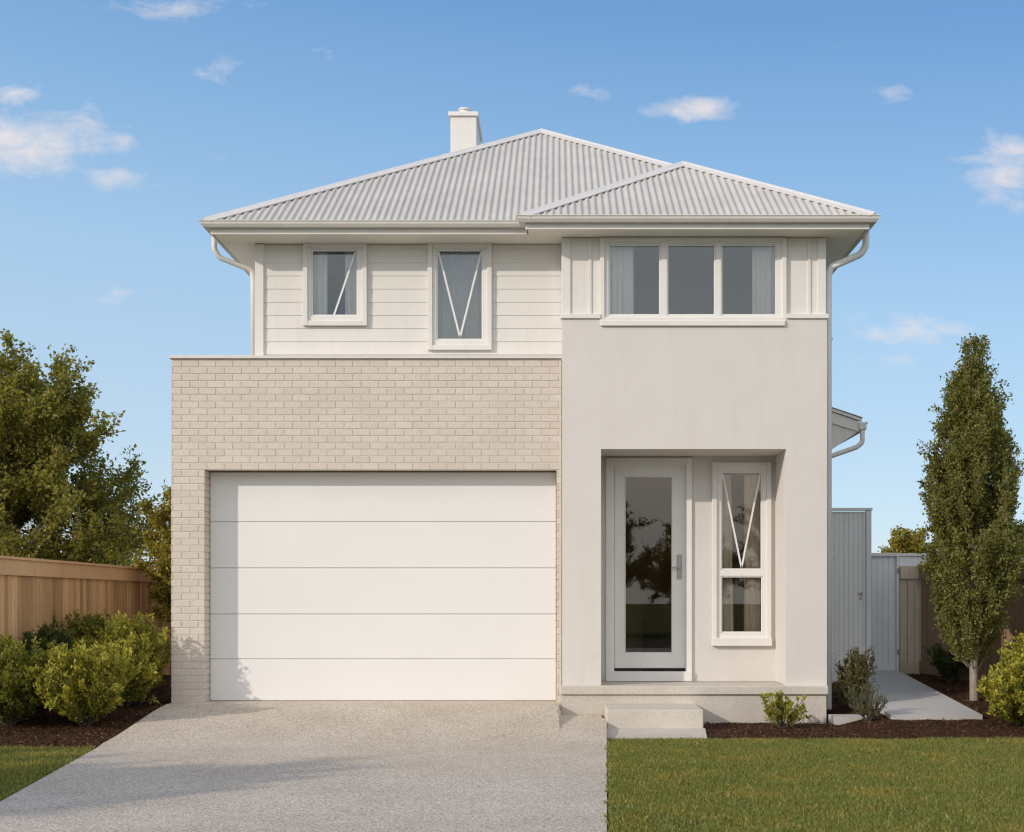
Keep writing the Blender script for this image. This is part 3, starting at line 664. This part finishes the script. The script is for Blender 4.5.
# -- corrugated roof
T = .617; cs = 1/math.hypot(1, T)
def corrugate(mb, O, u, run, W, rfun, lo=None, pitch=.0775, amp=.0085, base=5.535):
    """O eave start (x,y); u unit dir along the eave; run unit dir up the slope in plan; rfun(u)->plan run limits"""
    u = Vector((u[0], u[1], 0)); run = Vector((run[0], run[1], 0)); up = Vector((run.x, run.y, T)).normalized(); nrm = Vector((-run.x*T, -run.y*T, 1)).normalized()
    n = int(W/pitch*8); vs = []; fs = []; prev = None
    for i in range(n+1):
        a = W*i/n; r0, r1 = rfun(a)
        if r1-r0 < 1e-4: r1 = r0+1e-4
        c = math.sin(2*math.pi*a/pitch); c = math.copysign(abs(c)**.75, c)*amp
        for r in (r0, r1):
            p = Vector((O[0], O[1], base))+u*a+run*r+Vector((0, 0, T*r))+nrm*c; vs.append(p)
    for i in range(n): fs.append((2*i, 2*i+2, 2*i+3, 2*i+1))
    mb.add(vs, fs)
RX0, RX1, RY0, RY1 = -3.87, 3.47, -.19, 11.98; W = RX1-RX0; HALF = W/2
SXL, SY0 = -.37, -.39; SW = RX1-SXL; SH = SW/2
mb = MB()
corrugate(mb, (RX0, RY0), (1, 0), (0, 1), W, lambda a: (0, min(a, W-a)))
corrugate(mb, (RX1, RY1), (-1, 0), (0, -1), W, lambda a: (0, min(a, W-a)))
D_ = RY1-RY0
corrugate(mb, (RX0, RY1), (0, -1), (1, 0), D_, lambda a: (0, min(a, D_-a, HALF)))
def rr_(a):      # right face, front extended under the little hip
    y = SY0+a; f = y-SY0
    r = f if f <= SH else max(SH, y-RY0)
    return (0, min(r, RY1-y, HALF))
corrugate(mb, (RX1, SY0), (0, 1), (-1, 0), RY1-SY0, rr_)
roof = part(mb, 'roof', 'roof', smooth=False)
mb = MB()
corrugate(mb, (SXL, SY0), (1, 0), (0, 1), SW, lambda a: (0, min(a, SW-a)), base=5.5352)
dl = RY0-SY0
corrugate(mb, (SXL, SY0+dl+SH), (0, -1), (1, 0), dl+SH, lambda a: (max(0, SH-a-.03), min(SH, dl+SH-a)), base=5.5352)
part(mb, 'hip_roof', 'roof', roof)
def cap(mb, a, b, n1, n2, w=.088, lift=.015):
    a = Vector(a); b = Vector(b); e = (b-a).normalized(); n1 = Vector(n1).normalized(); n2 = Vector(n2).normalized(); top = (n1+n2).normalized()
    out = []
    for nn, other in ((n1, n2), (n2, n1)):
        s = nn.cross(e).normalized()
        if s.z > 0 or s.dot(other) > 0 and abs(s.z) < .05: s = -s
        out.append((s, nn))
    (s1, m1), (s2, m2) = out
    def ring(p):
        return [p+s1*w+m1*(lift-.012), p+s1*w+m1*lift, p+s1*.03+m1*(lift+.004), p+top*(lift+.020), p+s2*.03+m2*(lift+.004), p+s2*w+m2*lift, p+s2*w+m2*(lift-.012)]
    r0, r1 = ring(a), ring(b); k = 7
    mb.add(r0+r1, [(i, (i+1) % k, k+(i+1) % k, k+i) for i in range(k)]+[tuple(range(k)), tuple(range(2*k-1, k-1, -1))])
NF, NL, NR, NB = (0,-T,1), (-T,0,1), (T,0,1), (0,T,1); BZ = 5.54
def capo(a, b, n1, n2): m_ = MB(); cap(m_, a, b, n1, n2); m_.build('ridge_cap', 'gutter_paint', roof)
mid = (RX0+RX1)/2
capo((RX0+.02, RY0+.02, BZ+.02*T), (mid, RY0+HALF, BZ+HALF*T), NF, NL)
capo((RX1-SH+.02, RY0+SH-.02, BZ+SH*T-.01), (mid, RY0+HALF, BZ+HALF*T), NF, NR)
capo((mid, RY0+HALF-.03, BZ+HALF*T), (mid, RY1-HALF+.03, BZ+HALF*T), NL, NR)
capo((RX0+.02, RY1-.02, BZ), (mid, RY1-HALF, BZ+HALF*T), NB, NL)
capo((RX1-.02, RY1-.02, BZ), (mid, RY1-HALF, BZ+HALF*T), NB, NR)
capo((SXL+.02, SY0+.02, BZ+.02*T), (SXL+SH, SY0+SH, BZ+SH*T), NF, NL)
capo((RX1-.02, SY0+.02, BZ+.02*T), (SXL+SH, SY0+SH, BZ+SH*T), NF, NR)
capo((SXL+SH, SY0+SH-.02, BZ+SH*T), (SXL+SH, RY0+SH+.10, BZ+SH*T), NL, NR)
# chimney
yc = 5.0; x0, x1 = PX(450.5, yc), PX(476.5, yc); zt = PZ_(116.5, yc)
b = MB(); b.box(x0, x1, yc, yc+1.1, 6.3, zt, .006); ch = b.build('chimney', 'trim_paint', house)
b = MB(); b.box(x0-.03, x1+.03, yc-.03, yc+1.13, zt, zt+.068, .008); b.build('chimney_cap', 'white_paint', ch)
b = MB(); cx_ = (x0+x1)/2; b.tube([(cx_, yc+.25, zt+.05), (cx_, yc+.25, zt+.20)], .085, 16); b.tube([(cx_, yc+.25, zt+.17), (cx_, yc+.25, zt+.19)], .10, 16); b.build('chimney_pot', 'white_paint', ch, True)

# -- downpipes
def smoothpath(pts, k=5):
    P_ = [Vector(p) for p in pts]; out = [P_[0]]
    for i in range(1, len(P_)-1):
        a, b, c = P_[i-1], P_[i], P_[i+1]; d = min((b-a).length, (c-b).length)*.35
        s = b+(a-b).normalized()*d; e = b+(c-b).normalized()*d
        for j in range(k+1): t_ = j/k; out.append(s*(1-t_)**2+b*2*t_*(1-t_)+e*t_*t_)
    out.append(P_[-1]); return out
py = .36
b = MB(); b.tube(smoothpath([(-3.855, .22, 5.49), (-3.85, .22, 5.33), (-3.80, .24, 5.25), (-3.46, py, 5.13), (-3.445, py, 5.02), (-3.445, py, 4.09)]), .030, 12)
b.build('downpipe', 'trim_paint', house, True)
py = .12
b = MB(); b.tube(smoothpath([(3.455, .05, 5.49), (3.455, .05, 5.33), (3.40, .06, 5.24), (3.08, py, 5.11), (3.05, py, 5.02), (3.05, py, .16)]), .039, 12)
for z in (4.3, 3.1, 1.9, .8): b.box(3.012, 3.10, py-.012, py+.012, z, z+.02)
b.build('downpipe', 'cool_paint', house, True)

# -- lower eave on the right hand side
sy = 1.6; e = MB()
def sq(px, pyy): x_, z_ = P(px, pyy, sy); return x_, z_
xw = SX1+.002; xe, ze = sq(861, 418); zw = PZ_(405.5, sy)
sr = MB(); nst = 40; ylen = 5.0
yb0 = sy-.03
vs = []; fs = []
for i in range(int(ylen/.0775*8)+1):
    yy = yb0+i*.0775/8; c = .009*math.sin(2*math.pi*(yy-yb0)/.0775)
    vs += [(xw, yy, zw+c+.1), (xe+.02, yy, ze+c)]
for i in range(len(vs)//2-1): fs.append((2*i, 2*i+1, 2*i+3, 2*i+2))
sr.add(vs, fs); sroof = sr.build('side_roof', 'roof', house)
zw2 = zw+.1
def slab(mb, a, b, c, d, y0, y1): mb.add([(p[0], y, p[1]) for y in (y0, y1) for p in (a, b, c, d)], [(0,1,2,3),(7,6,5,4),(0,4,5,1),(1,5,6,2),(2,6,7,3),(3,7,4,0)])
b = MB(); slab(b, (xw, zw2-.012), (xe, ze-.012), (xe, ze-.045), (xw, zw2-.045), sy-.045, sy+.02); b.build('verge_flashing', 'gutter_paint', sroof)
b = MB(); slab(b, (xw, zw2-.046), (xe-.03, ze-.046), (xe-.03, ze-.17), (xw, zw2-.20), sy-.022, sy+.012); b.build('barge_board', 'trim_paint', sroof)
b = MB(); slab(b, (xw, ze-.62), (xe-.04, ze-.155), (xe-.04, ze-.17), (xw, ze-.65), sy+.013, sy+ylen); b.build('side_soffit', 'soffit_paint', sroof)
b = MB(); b.add([(xw, sy, zw2-.16), (xe-.04, sy, ze-.14), (xe-.04, sy, ze-.168), (xw, sy, ze-.648), (xw, sy+.011, zw2-.16), (xe-.04, sy+.011, ze-.14), (xe-.04, sy+.011, ze-.168), (xw, sy+.011, ze-.648)],
                [(0,1,2,3),(7,6,5,4),(0,4,5,1),(1,5,6,2),(2,6,7,3),(3,7,4,0)]); b.build('eave_end', 'gutter_paint', sroof)
gx = xe-.035; b = MB(); b.box(gx, gx+.095, sy-.05, sy+ylen, ze-.15, ze-.055, .008); b.box(gx+.08, gx+.108, sy-.052, sy+ylen, ze-.075, ze-.052, .004); b.build('side_gutter', 'gutter_paint', sroof)
b = MB(); b.tube(smoothpath([(gx+.05, sy-.01, ze-.13), (gx+.05, sy-.01, ze-.30), (gx-.02, sy-.02, ze-.36), (xw+.05, sy-.02, ze-.58), (xw+.045, sy-.02, ze-.68), (xw+.045, sy-.02, .3)]), .030, 12); b.build('side_downpipe', 'trim_paint', sroof, True)

# ------------------------------------------------------------------ fences and gates
def fence_run(name, A, B, hA, hB, zA, zB, board, rail, label, bw=.12, side=1, caps=True, kick=False, post_pitch=2.4, thick=.02, post_mat=None, end_posts=True):
    """boards from A to B; side=+1 puts the rails on the left of travel"""
    A = Vector((A[0], A[1], 0)); B = Vector((B[0], B[1], 0)); d = (B-A); L = d.length; d.normalize(); nn = Vector((-d.y, d.x, 0))*side
    root = empty(name, (A.x, A.y, zA), label, 'fence')
    def bx(b, s0, s1, n0, n1, za0, za1, zb0, zb1):
        vs = []
        for (s, z0, z1) in ((s0, za0, za1), (s1, zb0, zb1)):
            for nv, z in ((n0, z0), (n1, z0), (n1, z1), (n0, z1)):
                p = A+d*s+nn*nv; vs.append((p.x, p.y, z))
        b.add(vs, [(0,1,2,3),(7,6,5,4),(0,4,5,1),(1,5,6,2),(2,6,7,3),(3,7,4,0)])
    top = lambda s: hA+(hB-hA)*s/L; bot = lambda s: zA+(zB-zA)*s/L
    b = MB(); s = 0; r = random.Random(int(L*100))
    while s < L-.02:
        w = min(bw, L-s); j = r.uniform(-.002, .002); bx(b, s+.006, s+w-.006, j, thick+j, bot(s), top(s)-.03, bot(s+w), top(s+w)-.03); s += bw
    b.build('board_panel', board, root)
    b = MB(); bx(b, 0, L, -.035, -.004, top(0)-.20, top(0)-.03, top(L)-.20, top(L)-.03); b.build('top_rail', rail, root)
    if kick: b = MB(); bx(b, 0, L, -.03, -.004, bot(0), bot(0)+.16, bot(L), bot(L)+.16); b.build('kickboard', rail, root)
    if caps: b = MB(); bx(b, -.01, L+.01, -.055, thick+.04, top(0)-.029, top(0), top(L)-.029, top(L)); b.build('cap_board', rail, root)
    s = .05
    while s < L:
        b = MB(); bx(b, s-.045, s+.045, thick+.003, thick+.09, bot(s)-.1, top(s)-.031, bot(s)-.1, top(s)-.031); b.build('fence_post', post_mat or board, root); s += post_pitch
    return root
FT = 1.85
fence_run('timber_fence', (FENCE_X, -1.02), (FENCE_X, 4.6), FT, FT, -.05, .2, 'cedar', 'cedar_rail', 'honey brown vertical board fence along the left bed behind the bushes', side=1, bw=.115)
fence_run('timber_fence', (FENCE_X-.02, 4.6), (-4.2, 4.6), FT-.02, FT-.02, .1, .2, 'cedar', 'cedar_rail', 'short brown fence return between the left fence and the brick wall', side=1, bw=.115)
# right
g3 = 3.0
xl, xr = PX(899, g3), PX(921, g3)
fence_run('timber_fence', (xl+.01, g3), (xr+.01, g3), PZ_(566, g3)+.03, PZ_(566, g3)+.03, PZ_(674, g3), PZ_(674, g3), 'pale_timber', 'pale_timber', 'narrow pale timber fence panel beside the white gate', side=1, bw=.10, kick=True, caps=False, post_pitch=5)
MB()
fence_run('timber_fence', (xr-.01, g3-.035), (8.2, -2.9), 1.86, 1.80, .42, -.05, 'brown_timber', 'brown_timber', 'dark brown board fence behind the columnar tree on the right', side=-1 if False else 1, bw=.12, kick=True)
# fence behind, pale cap beam over the narrow panel
# tall side gate (near), white gate (far)
tg = empty('side_gate', (3.4, 2.0, .35), 'tall pale grey side gate with dark latch next to the house wall', 'gate')
yt = 2.0; tx = lambda p: PX(p, yt); tz = lambda p: PZ_(p, yt)
b = MB(); x = SX1+.075; 
while x < tx(865.5): w = min(.058, tx(865.5)-x); b.box(x+.0002, x+w-.0002, yt, yt+.02, .33, tz(511.5), .0014); x += .06
b.box(SX1+.076, tx(865.5), yt+.0205, yt+.03, .33, tz(511.5))
b.build('board_panel', 'cool_paint', tg)
b = MB(); b.box(tx(866), tx(871), yt-.03, yt+.05, .30, tz(510.6), .004); b.build('gate_post', 'cool_paint', tg)
b = MB(); b.box(SX1+.07, tx(872), yt-.04, yt+.06, tz(510.5), tz(508), .004); b.build('cap_rail', 'cool_paint', tg)
b = MB(); b.box(tx(858.2), tx(861.8), yt-.012, yt-.001, tz(594.6), tz(592.4), .002); b.box(tx(861), tx(862.2), yt-.03, yt-.001, tz(595), tz(592.4), .002); b.build('gate_latch', 'steel', tg)
MB().box(tx(859.4), tx(861.4), yt-.012, yt-.001, tz(599.5), tz(596.8), .002).build('keyhole', 'steel', tg)
wg = empty('white_gate', (4.4, 3.0, .45), 'lower white boarded gate at the end of the path', 'gate')
g3 = 3.0; hx = lambda p: PX(p, g3); hz = lambda p: PZ_(p, g3)
b = MB(); x = hx(866)
while x < hx(895.8): w = min(.075, hx(895.8)-x); b.box(x+.001, x+w-.001, g3, g3+.02, hz(670), hz(556.5), .0016); x += .075
b.box(hx(866), hx(895.8), g3+.0205, g3+.03, hz(670), hz(556.5))
b.build('board_panel', 'cool_paint', wg)
b = MB(); b.box(hx(896), hx(898.8), g3-.025, g3+.03, hz(671.5), hz(556.6), .003); b.build('gate_post', 'white_paint', wg)
b = MB(); b.box(hx(864), hx(898.8), g3-.03, g3+.03, hz(556.5), hz(553), .003); b.build('cap_rail', 'white_paint', wg)
for pyy in (571, 652): MB().box(hx(896.6), hx(898.9), g3-.034, g3-.0255, hz(pyy+2.5), hz(pyy-2.5), .002).build('gate_hinge', 'steel', wg)
b = MB(); b.box(hx(866), hx(895.8), g3-.008, g3-.0005, hz(671), hz(666), .002); b.build('bottom_rail', 'cool_paint', wg)
wf = empty('white_fence', (5.0, 3.4, .4), 'white rendered boundary wall top showing above the narrow timber panel', 'wall')
b = MB(); b.box(hx(899.2), 7.6, 3.12, 3.24, .3, hz(556), .004); b.build('wall_body', 'cool_paint', wf)
b = MB(); b.box(hx(899.2), 7.6, 3.10, 3.26, hz(556)+.001, hz(553), .004); b.build('wall_capping', 'white_paint', wf)

# ------------------------------------------------------------------ vegetation
def unit(v): return v/np.maximum(np.linalg.norm(v, axis=-1, keepdims=True), 1e-9)
class Plant:
    def __init__(s, seed): s.r = np.random.default_rng(seed); s.br = []; s.tw = []     # branches, twig samples (pos, dir, tone)
    def limb(s, p, d, L, r0, r1, n=7, wob=.12, up=.0, out=None):
        pts = [np.array(p, float)]; d = np.array(d, float); d /= np.linalg.norm(d)
        for i in range(n):
            d = d+s.r.normal(0, wob, 3)+np.array([0, 0, up/n])
            d /= np.linalg.norm(d); pts.append(pts[-1]+d*L/n)
        pts = np.array(pts); s.br.append((pts, np.linspace(r0, r1, n+1))); return pts
    def leafed(s, pts, a0, dens, tone=(0, 1)):
        L = np.linalg.norm(pts[-1]-pts[0]); k = max(2, int(dens*L)); t = s.r.uniform(a0, 1, k); f = t*(len(pts)-1); i = np.minimum(f.astype(int), len(pts)-2); w = (f-i)[:, None]
        q = pts[i]*(1-w)+pts[i+1]*w; d = unit(pts[i+1]-pts[i]); s.tw.append((q, d, tone[0]+(tone[1]-tone[0])*t))
    def wood(s, mat, parent, name='trunk', sides=6, minr=0):
        vs = []; fs = []; b = 0
        for pts, rad in s.br:
            if rad[0] < minr: continue
            n = sides if rad[0] > .012 else 4
            d = unit(np.gradient(pts, axis=0)); a = np.cross(d, np.array([.31, .87, .4])); a = unit(a); c = np.cross(d, a)
            q = np.arange(n)*2*np.pi/n
            ring = pts[:, None, :]+rad[:, None, None]*(a[:, None, :]*np.cos(q)[None, :, None]+c[:, None, :]*np.sin(q)[None, :, None])
            vs.append(ring.reshape(-1, 3)); m = len(pts)
            i = (np.arange(m-1)[:, None]*n+np.arange(n)[None, :]); j = (np.arange(m-1)[:, None]*n+(np.arange(n)[None, :]+1) % n)
            fs.append(b+np.stack([i, j, j+n, i+n], -1).reshape(-1, 4)); b += m*n
        o = npmesh(name, np.concatenate(vs), np.concatenate(fs), mat, parent); o.data.polygons.foreach_set('use_smooth', [True]*len(o.data.polygons)); return o
    def leaves(s, mat, parent, size=(.03, .05), wid=.5, per=3, spread=.03, along=.5, name='crown', upb=.2, thin=None):
        P_ = np.concatenate([a for a, _, _ in s.tw]); D = np.concatenate([b for _, b, _ in s.tw]); Tn = np.concatenate([c for _, _, c in s.tw])
        P_ = np.repeat(P_, per, 0); D = np.repeat(D, per, 0); Tn = np.repeat(Tn, per)
        n = len(P_); r = s.r; P_ = P_+r.normal(0, spread, (n, 3))
        dirs = unit(D*along+unit(r.normal(0, 1, (n, 3)))*1.0+np.array([0, 0, upb])); L = r.uniform(size[0], size[1], n)[:, None]
        side = unit(np.cross(dirs, unit(r.normal(0, 1, (n, 3))))); nrm = np.cross(dirs, side); W_ = L*wid*r.uniform(.8, 1.2, n)[:, None]
        b0 = P_; t = P_+dirs*L-nrm*L*.12; a = P_+dirs*L*.5+side*W_/2+nrm*L*.06; c = P_+dirs*L*.5-side*W_/2+nrm*L*.06
        v = np.stack([b0, a, t, c], 1).reshape(-1, 3); f = np.arange(4*n).reshape(-1, 4)
        tone = np.clip(np.repeat(np.clip(Tn, 0, 1)**2*r.uniform(.2, 1.1, n), 4), 0, 1)
        return npmesh(name, v, f, mat, parent, tone)

def bush(name, loc, h, w, seed, mat, label, stems=34, size=(.03, .055), per=4, dens=46, wid=.42, group=None, sub=5, flat=1.0, upr=.5):
    root = empty(name, loc, label, 'bush', group); p = Plant(seed); r = p.r
    for i in range(stems):
        a = r.uniform(0, 2*np.pi); q = np.sqrt(r.uniform(0.0, 1)); tilt = q*1.25
        ex = np.array([np.cos(a)*np.sin(tilt)*w/2, np.sin(a)*np.sin(tilt)*w/2*flat, np.cos(tilt*.92)*h])*r.uniform(.80, 1.08)
        st = np.array([np.cos(a), np.sin(a)*flat, 0])*w*.06*r.uniform(0, 1)
        L = np.linalg.norm(ex-st); b = p.limb(st, ex-st+np.array([0, 0, .0]), L*.93, .008, .003, 6, .10, upr*.4); p.leafed(b, .25, dens, (0, .9))
        for k in range(sub):
            j = r.integers(2, len(b)); dd = unit(b[j]-b[j-1])+r.normal(0, .5, 3)+np.array([0, 0, .35]); c = p.limb(b[j], dd, min(h, w)*r.uniform(.16, .40), .004, .0015, 4, .1, upr); p.leafed(c, .15, dens*1.25, (.3, 1.0))
    lf = p.leaves(mat, root, size, wid, per, min(h, w)*.022, .8, 'foliage', .35)
    # drop leaves below the soil
    p.wood('bark', root, 'stems', 5); return root

zg = lambda x, y: float(G(x, y))
# left bed
def B(px, y): return PX(px, y)
for i, (px, y, h, w, sd, mt, lb, ky) in enumerate([
    (86, -1.15, .76, .98, 11, 'yellow_bush_leaf', 'yellow green bush at the front of the left bed nearest the driveway', 1),
    (124, .0, .86, .98, 12, 'yellow_bush_leaf', 'yellow green bush in front of the brick wall corner', 1),
    (8, -1.15, .78, .85, 13, 'bush_leaf', 'dark green bush at the left edge of the photo', 1),
    (70, 1.0, .86, 1.3, 14, 'bush_leaf', 'green bush against the left fence behind the front bushes', 1),
    (28, -.25, .76, .8, 15, 'dark_bush_leaf', 'low dark green bush between the fence and the front bush', 1),
    (112, 1.6, .72, 1.0, 16, 'bush_leaf', 'green bush near the fence corner behind the brick corner bush', 1)]):
    x = max(B(px, y), FENCE_X+.3) if y < 1 else B(px, y)
    bush('bush', (x, y, zg(x, y)), h, w, sd, mt, lb, stems=80, sub=6, per=4, size=(.035, .06), wid=.5, group='bushes in the left bed')
# right beds
bush('bush', (2.41, -.62, zg(2.41, -.62)), .37, .50, 21, 'yellow_bush_leaf', 'small bright green bush in front of the porch plinth', stems=20, size=(.03, .06), per=3, dens=40, sub=3)
bush('bush', (3.36, .22, zg(3.36, .22)), .66, .58, 22, 'photinia_leaf', 'reddish green shrub at the right corner of the house', stems=30, size=(.025, .05), per=3, dens=40)
bush('bush', (3.32, -.64, zg(3.32, -.64)), .46, .40, 23, 'pale_leaf', 'thin pale grey green shrub in front of the reddish shrub', stems=24, size=(.02, .04), per=2, dens=36, sub=3, wid=.3)
bush('bush', (4.86, -1.0, zg(4.86, -1.0)), .62, .86, 24, 'yellow_bush_leaf', 'yellow green bush at the right edge beside the path end', stems=74, sub=6, size=(.035, .065), wid=.55)
bush('bush', (5.35, -.35, zg(5.35, -.35)), .80, .8, 25, 'yellow_bush_leaf', 'taller yellow green bush behind the one beside the path end', stems=66, sub=6, size=(.035, .065), wid=.55)
bush('bush', (5.0, 2.15, zg(5, 2.15)), .46, .62, 26, 'dark_bush_leaf', 'dark green shrub at the fence foot behind the columnar tree', stems=26, size=(.03, .05))

# columnar tree
ct = empty('columnar_tree', (4.86, .7, zg(4.86, .7)), 'tall narrow columnar tree with upright leafy branches by the right fence', 'tree', scale=.972)
p = Plant(35); r = p.r; HT = 4.24
tr = p.limb((0, 0, 0), (0, 0, 1), 3.5, .052, .012, 14, .008, .3)
prof = lambda z: np.interp(z, [.45, .75, 1.15, 1.7, 2.2, 2.8, 3.3, 3.75, 4.24], [.15, .31, .46, .56, .56, .45, .32, .17, .02])
for i in range(150):
    q = (i*.6180339) % 1; zs = .42+q*2.9; j = min(int(zs/3.5*14), 13); base = tr[j]+np.array([0, 0, r.uniform(0, .2)])
    a = r.uniform(0, 6.2832); ztip = min(zs+r.uniform(.55, 1.35)*(1-.25*q), HT); ztip = ztip if ztip < HT-.25 else HT-r.uniform(.25, 1.1); rad = prof(ztip-.12*r.uniform(0, 1))*np.sqrt(r.uniform(.40, 1.05))
    # S-curve: leave outward, bend upward
    n = 9; tt = np.linspace(0, 1, n+1); out = rad*(1-(1-tt)**1.9); hz_ = (ztip-base[2])*(tt**1.15)
    pts = base+np.stack([np.cos(a)*out, np.sin(a)*out, hz_], -1)+r.normal(0, .012, (n+1, 3))*tt[:, None]
    p.br.append((pts, np.linspace(.010, .0025, n+1))); p.leafed(pts, .22, 44, (0, .6))
    for k in range(20):
        jj = int(r.integers(2, n+1)); dd = np.array([np.cos(a)*.5, np.sin(a)*.5, .9])+r.normal(0, .55, 3); c = p.limb(pts[jj], dd, r.uniform(.09, .24), .004, .002, 3, .1, .6); p.leafed(c, .0, 62, (.2, .8))
for k in range(9):   # top tufts
    a = r.uniform(0, 6.3); b0 = np.array([np.cos(a)*.07, np.sin(a)*.07, 3.55+.05*k]); c = p.limb(b0, (np.cos(a)*.12, np.sin(a)*.12, 1), .78-.05*k, .006, .002, 6, .03); p.leafed(c, 0, 90)
print('column twigs', sum(len(a) for a, _, _ in p.tw))
p.leaves('column_leaf', ct, (.026, .050), .62, 4, .028, .5, 'crown', .2); p.wood('pale_bark', ct, 'trunk', 8)

# spreading trees
def big_tree(seed, H, R, trunk_h, leafmat, leaf=(.05, .09), limbs=30, dens=16, per=4, kids=7, kk=5, spread=.06, r0=.13, low=.25, mb_='bark', shape=1.0):
    p = Plant(seed); r = p.r
    tr = p.limb((0, 0, 0), (0, 0, 1), H*.86, r0, .02, 12, .045, .25)
    for i in range(limbs):
        q = (i+.5)/limbs; cone = np.interp(q, [0,.2,.55,1], [.85,1.0,.72,.30]); zs = trunk_h+(H*.84-trunk_h)*q; j = min(zs/(H*.86)*12, 11.99); b0 = tr[int(j)]*(1-j % 1)+tr[min(int(j)+1, 12)]*(j % 1)
        a = i*2.399+r.normal(0, .25); reach = R*cone*r.uniform(.70, 1.12)*shape
        el = r.uniform(.30, .65)+.45*q; d = np.array([np.cos(a)*np.cos(el), np.sin(a)*np.cos(el), np.sin(el)])
        b = p.limb(b0, d, max(reach, .3)/max(np.cos(el), .45), r0*.42*(1-q*.6), .010, 9, .11, .15); p.leafed(b, .55, dens*.6, (0, .5))
        L = np.linalg.norm(b[-1]-b[0])
        for k in range(kids):
            jj = int(r.integers(2, 10)); dd = unit(b[min(jj, 9)]-b[jj-1])+r.normal(0, .55, 3)+np.array([0, 0, .25]); c = p.limb(b[jj], dd, L*r.uniform(.22, .45), r0*.12, .005, 6, .13, .25); p.leafed(c, .25, dens, (.1, .8))
            for m in range(kk):
                ji = int(r.integers(2, 7)); de = unit(c[min(ji, 5)]-c[ji-1])+r.normal(0, .6, 3)+np.array([0, 0, .2]); e_ = p.limb(c[ji], de, L*r.uniform(.08, .2), .006, .003, 3, .12, .3); p.leafed(e_, .1, dens*1.5, (.3, 1))
    print('tree twigs', seed, sum(len(a) for a, _, _ in p.tw))
    return p
def place_tree(name, loc, label, p, leafmat, leaf, per, spread, bark='bark', rz=0, wid=.6, group=None, cat='tree', scale=None):
    root = empty(name, loc, label, cat, group, rz, scale)
    p.leaves(leafmat, root, leaf, wid, per, spread, .4, 'crown', .15); p.wood(bark, root, 'trunk', 7); return root
bt = big_tree(41, 6.0, 2.7, .9, 'tree_leaf', limbs=52, dens=19, kids=10, kk=6, low=.36)
tree1 = place_tree('leafy_tree', (PX(16, 9), 9, 0), 'large spreading dark green tree behind the left fence', bt, 'tree_leaf', (.06, .115), 3, .06, scale=.88)
gt = big_tree(42, 2.75, .42, .8, 'gold_leaf', limbs=30, dens=38, kids=8, kk=5, r0=.05, low=.3)
place_tree('small_tree', (-5.38, 4.0, .2), 'small golden leaved tree between the left fence and the brick wall', gt, 'gold_leaf', (.04, .07), 3, .03)
g2 = big_tree(43, 2.85, .72, 1.0, 'tree_leaf', limbs=24, dens=30, kids=7, kk=4, r0=.05, low=.3)
place_tree('small_tree', (PX(908, 25), 25, 0), 'small green tree peeking over the white gate beyond the yard', g2, 'gold_leaf', (.06, .10), 3, .05, scale=1.25)
g4 = big_tree(44, 3.3, 1.3, 1.0, 'gold_leaf', limbs=28, dens=26, kids=8, kk=4, r0=.07, low=.3)
place_tree('small_tree', (PX(1050, 25), 25, 0), 'golden green tree at the right edge beyond the brown fence', g4, 'gold_leaf', (.06, .10), 3, .06, scale=1.3)

# street behind the viewpoint
sheet('road', np.array([-200, -60, -20, 0, 20, 60, 200.]), np.array([-31, -29, -27, -25, -23.]), lambda x, y: 0*x+.012, 'asphalt')
sheet('pavement', np.array([-200, -60, -20, 0, 20, 60, 200.]), np.array([-22.9, -21.5, -20, -18.5, -17.5]), lambda x, y: 0*x+.016, 'path_concrete')
# street trees beside and behind the viewpoint (they cast the driveway shade and show in the glass)
def copy_tree(root, loc, label, rz, scale):
    c = root.copy(); COL.objects.link(c); c.location = loc; c.rotation_euler = (0, 0, rz); c.scale = (scale,)*3; c['label'] = label; c['group'] = 'street trees'
    for ch in list(root.children): k = ch.copy(); COL.objects.link(k); k.parent = c
    return c
copy_tree(tree1, (-12.9, -11.2, 0), 'street tree left of the viewpoint casting shade on the driveway', 1.0, .80)
copy_tree(tree1, (-12.9, -8.6, 0), 'second street tree left of the viewpoint nearer the house', 2.2, .60)
for i, (x, y, rz, s) in enumerate([(1.2, -42, .4, .98), (5.9, -44, 2.0, .80), (-4.5, -43, 3.1, 1.0), (10.5, -41, 4.2, 1.0), (-10, -45, 5.0, 1.1), (16, -45, 1.1, 1.1)]):
    copy_tree(tree1, (x, y, 0), ['first', 'second', 'third', 'fourth', 'fifth', 'sixth'][i]+' tree across the street behind the viewpoint', rz, s)
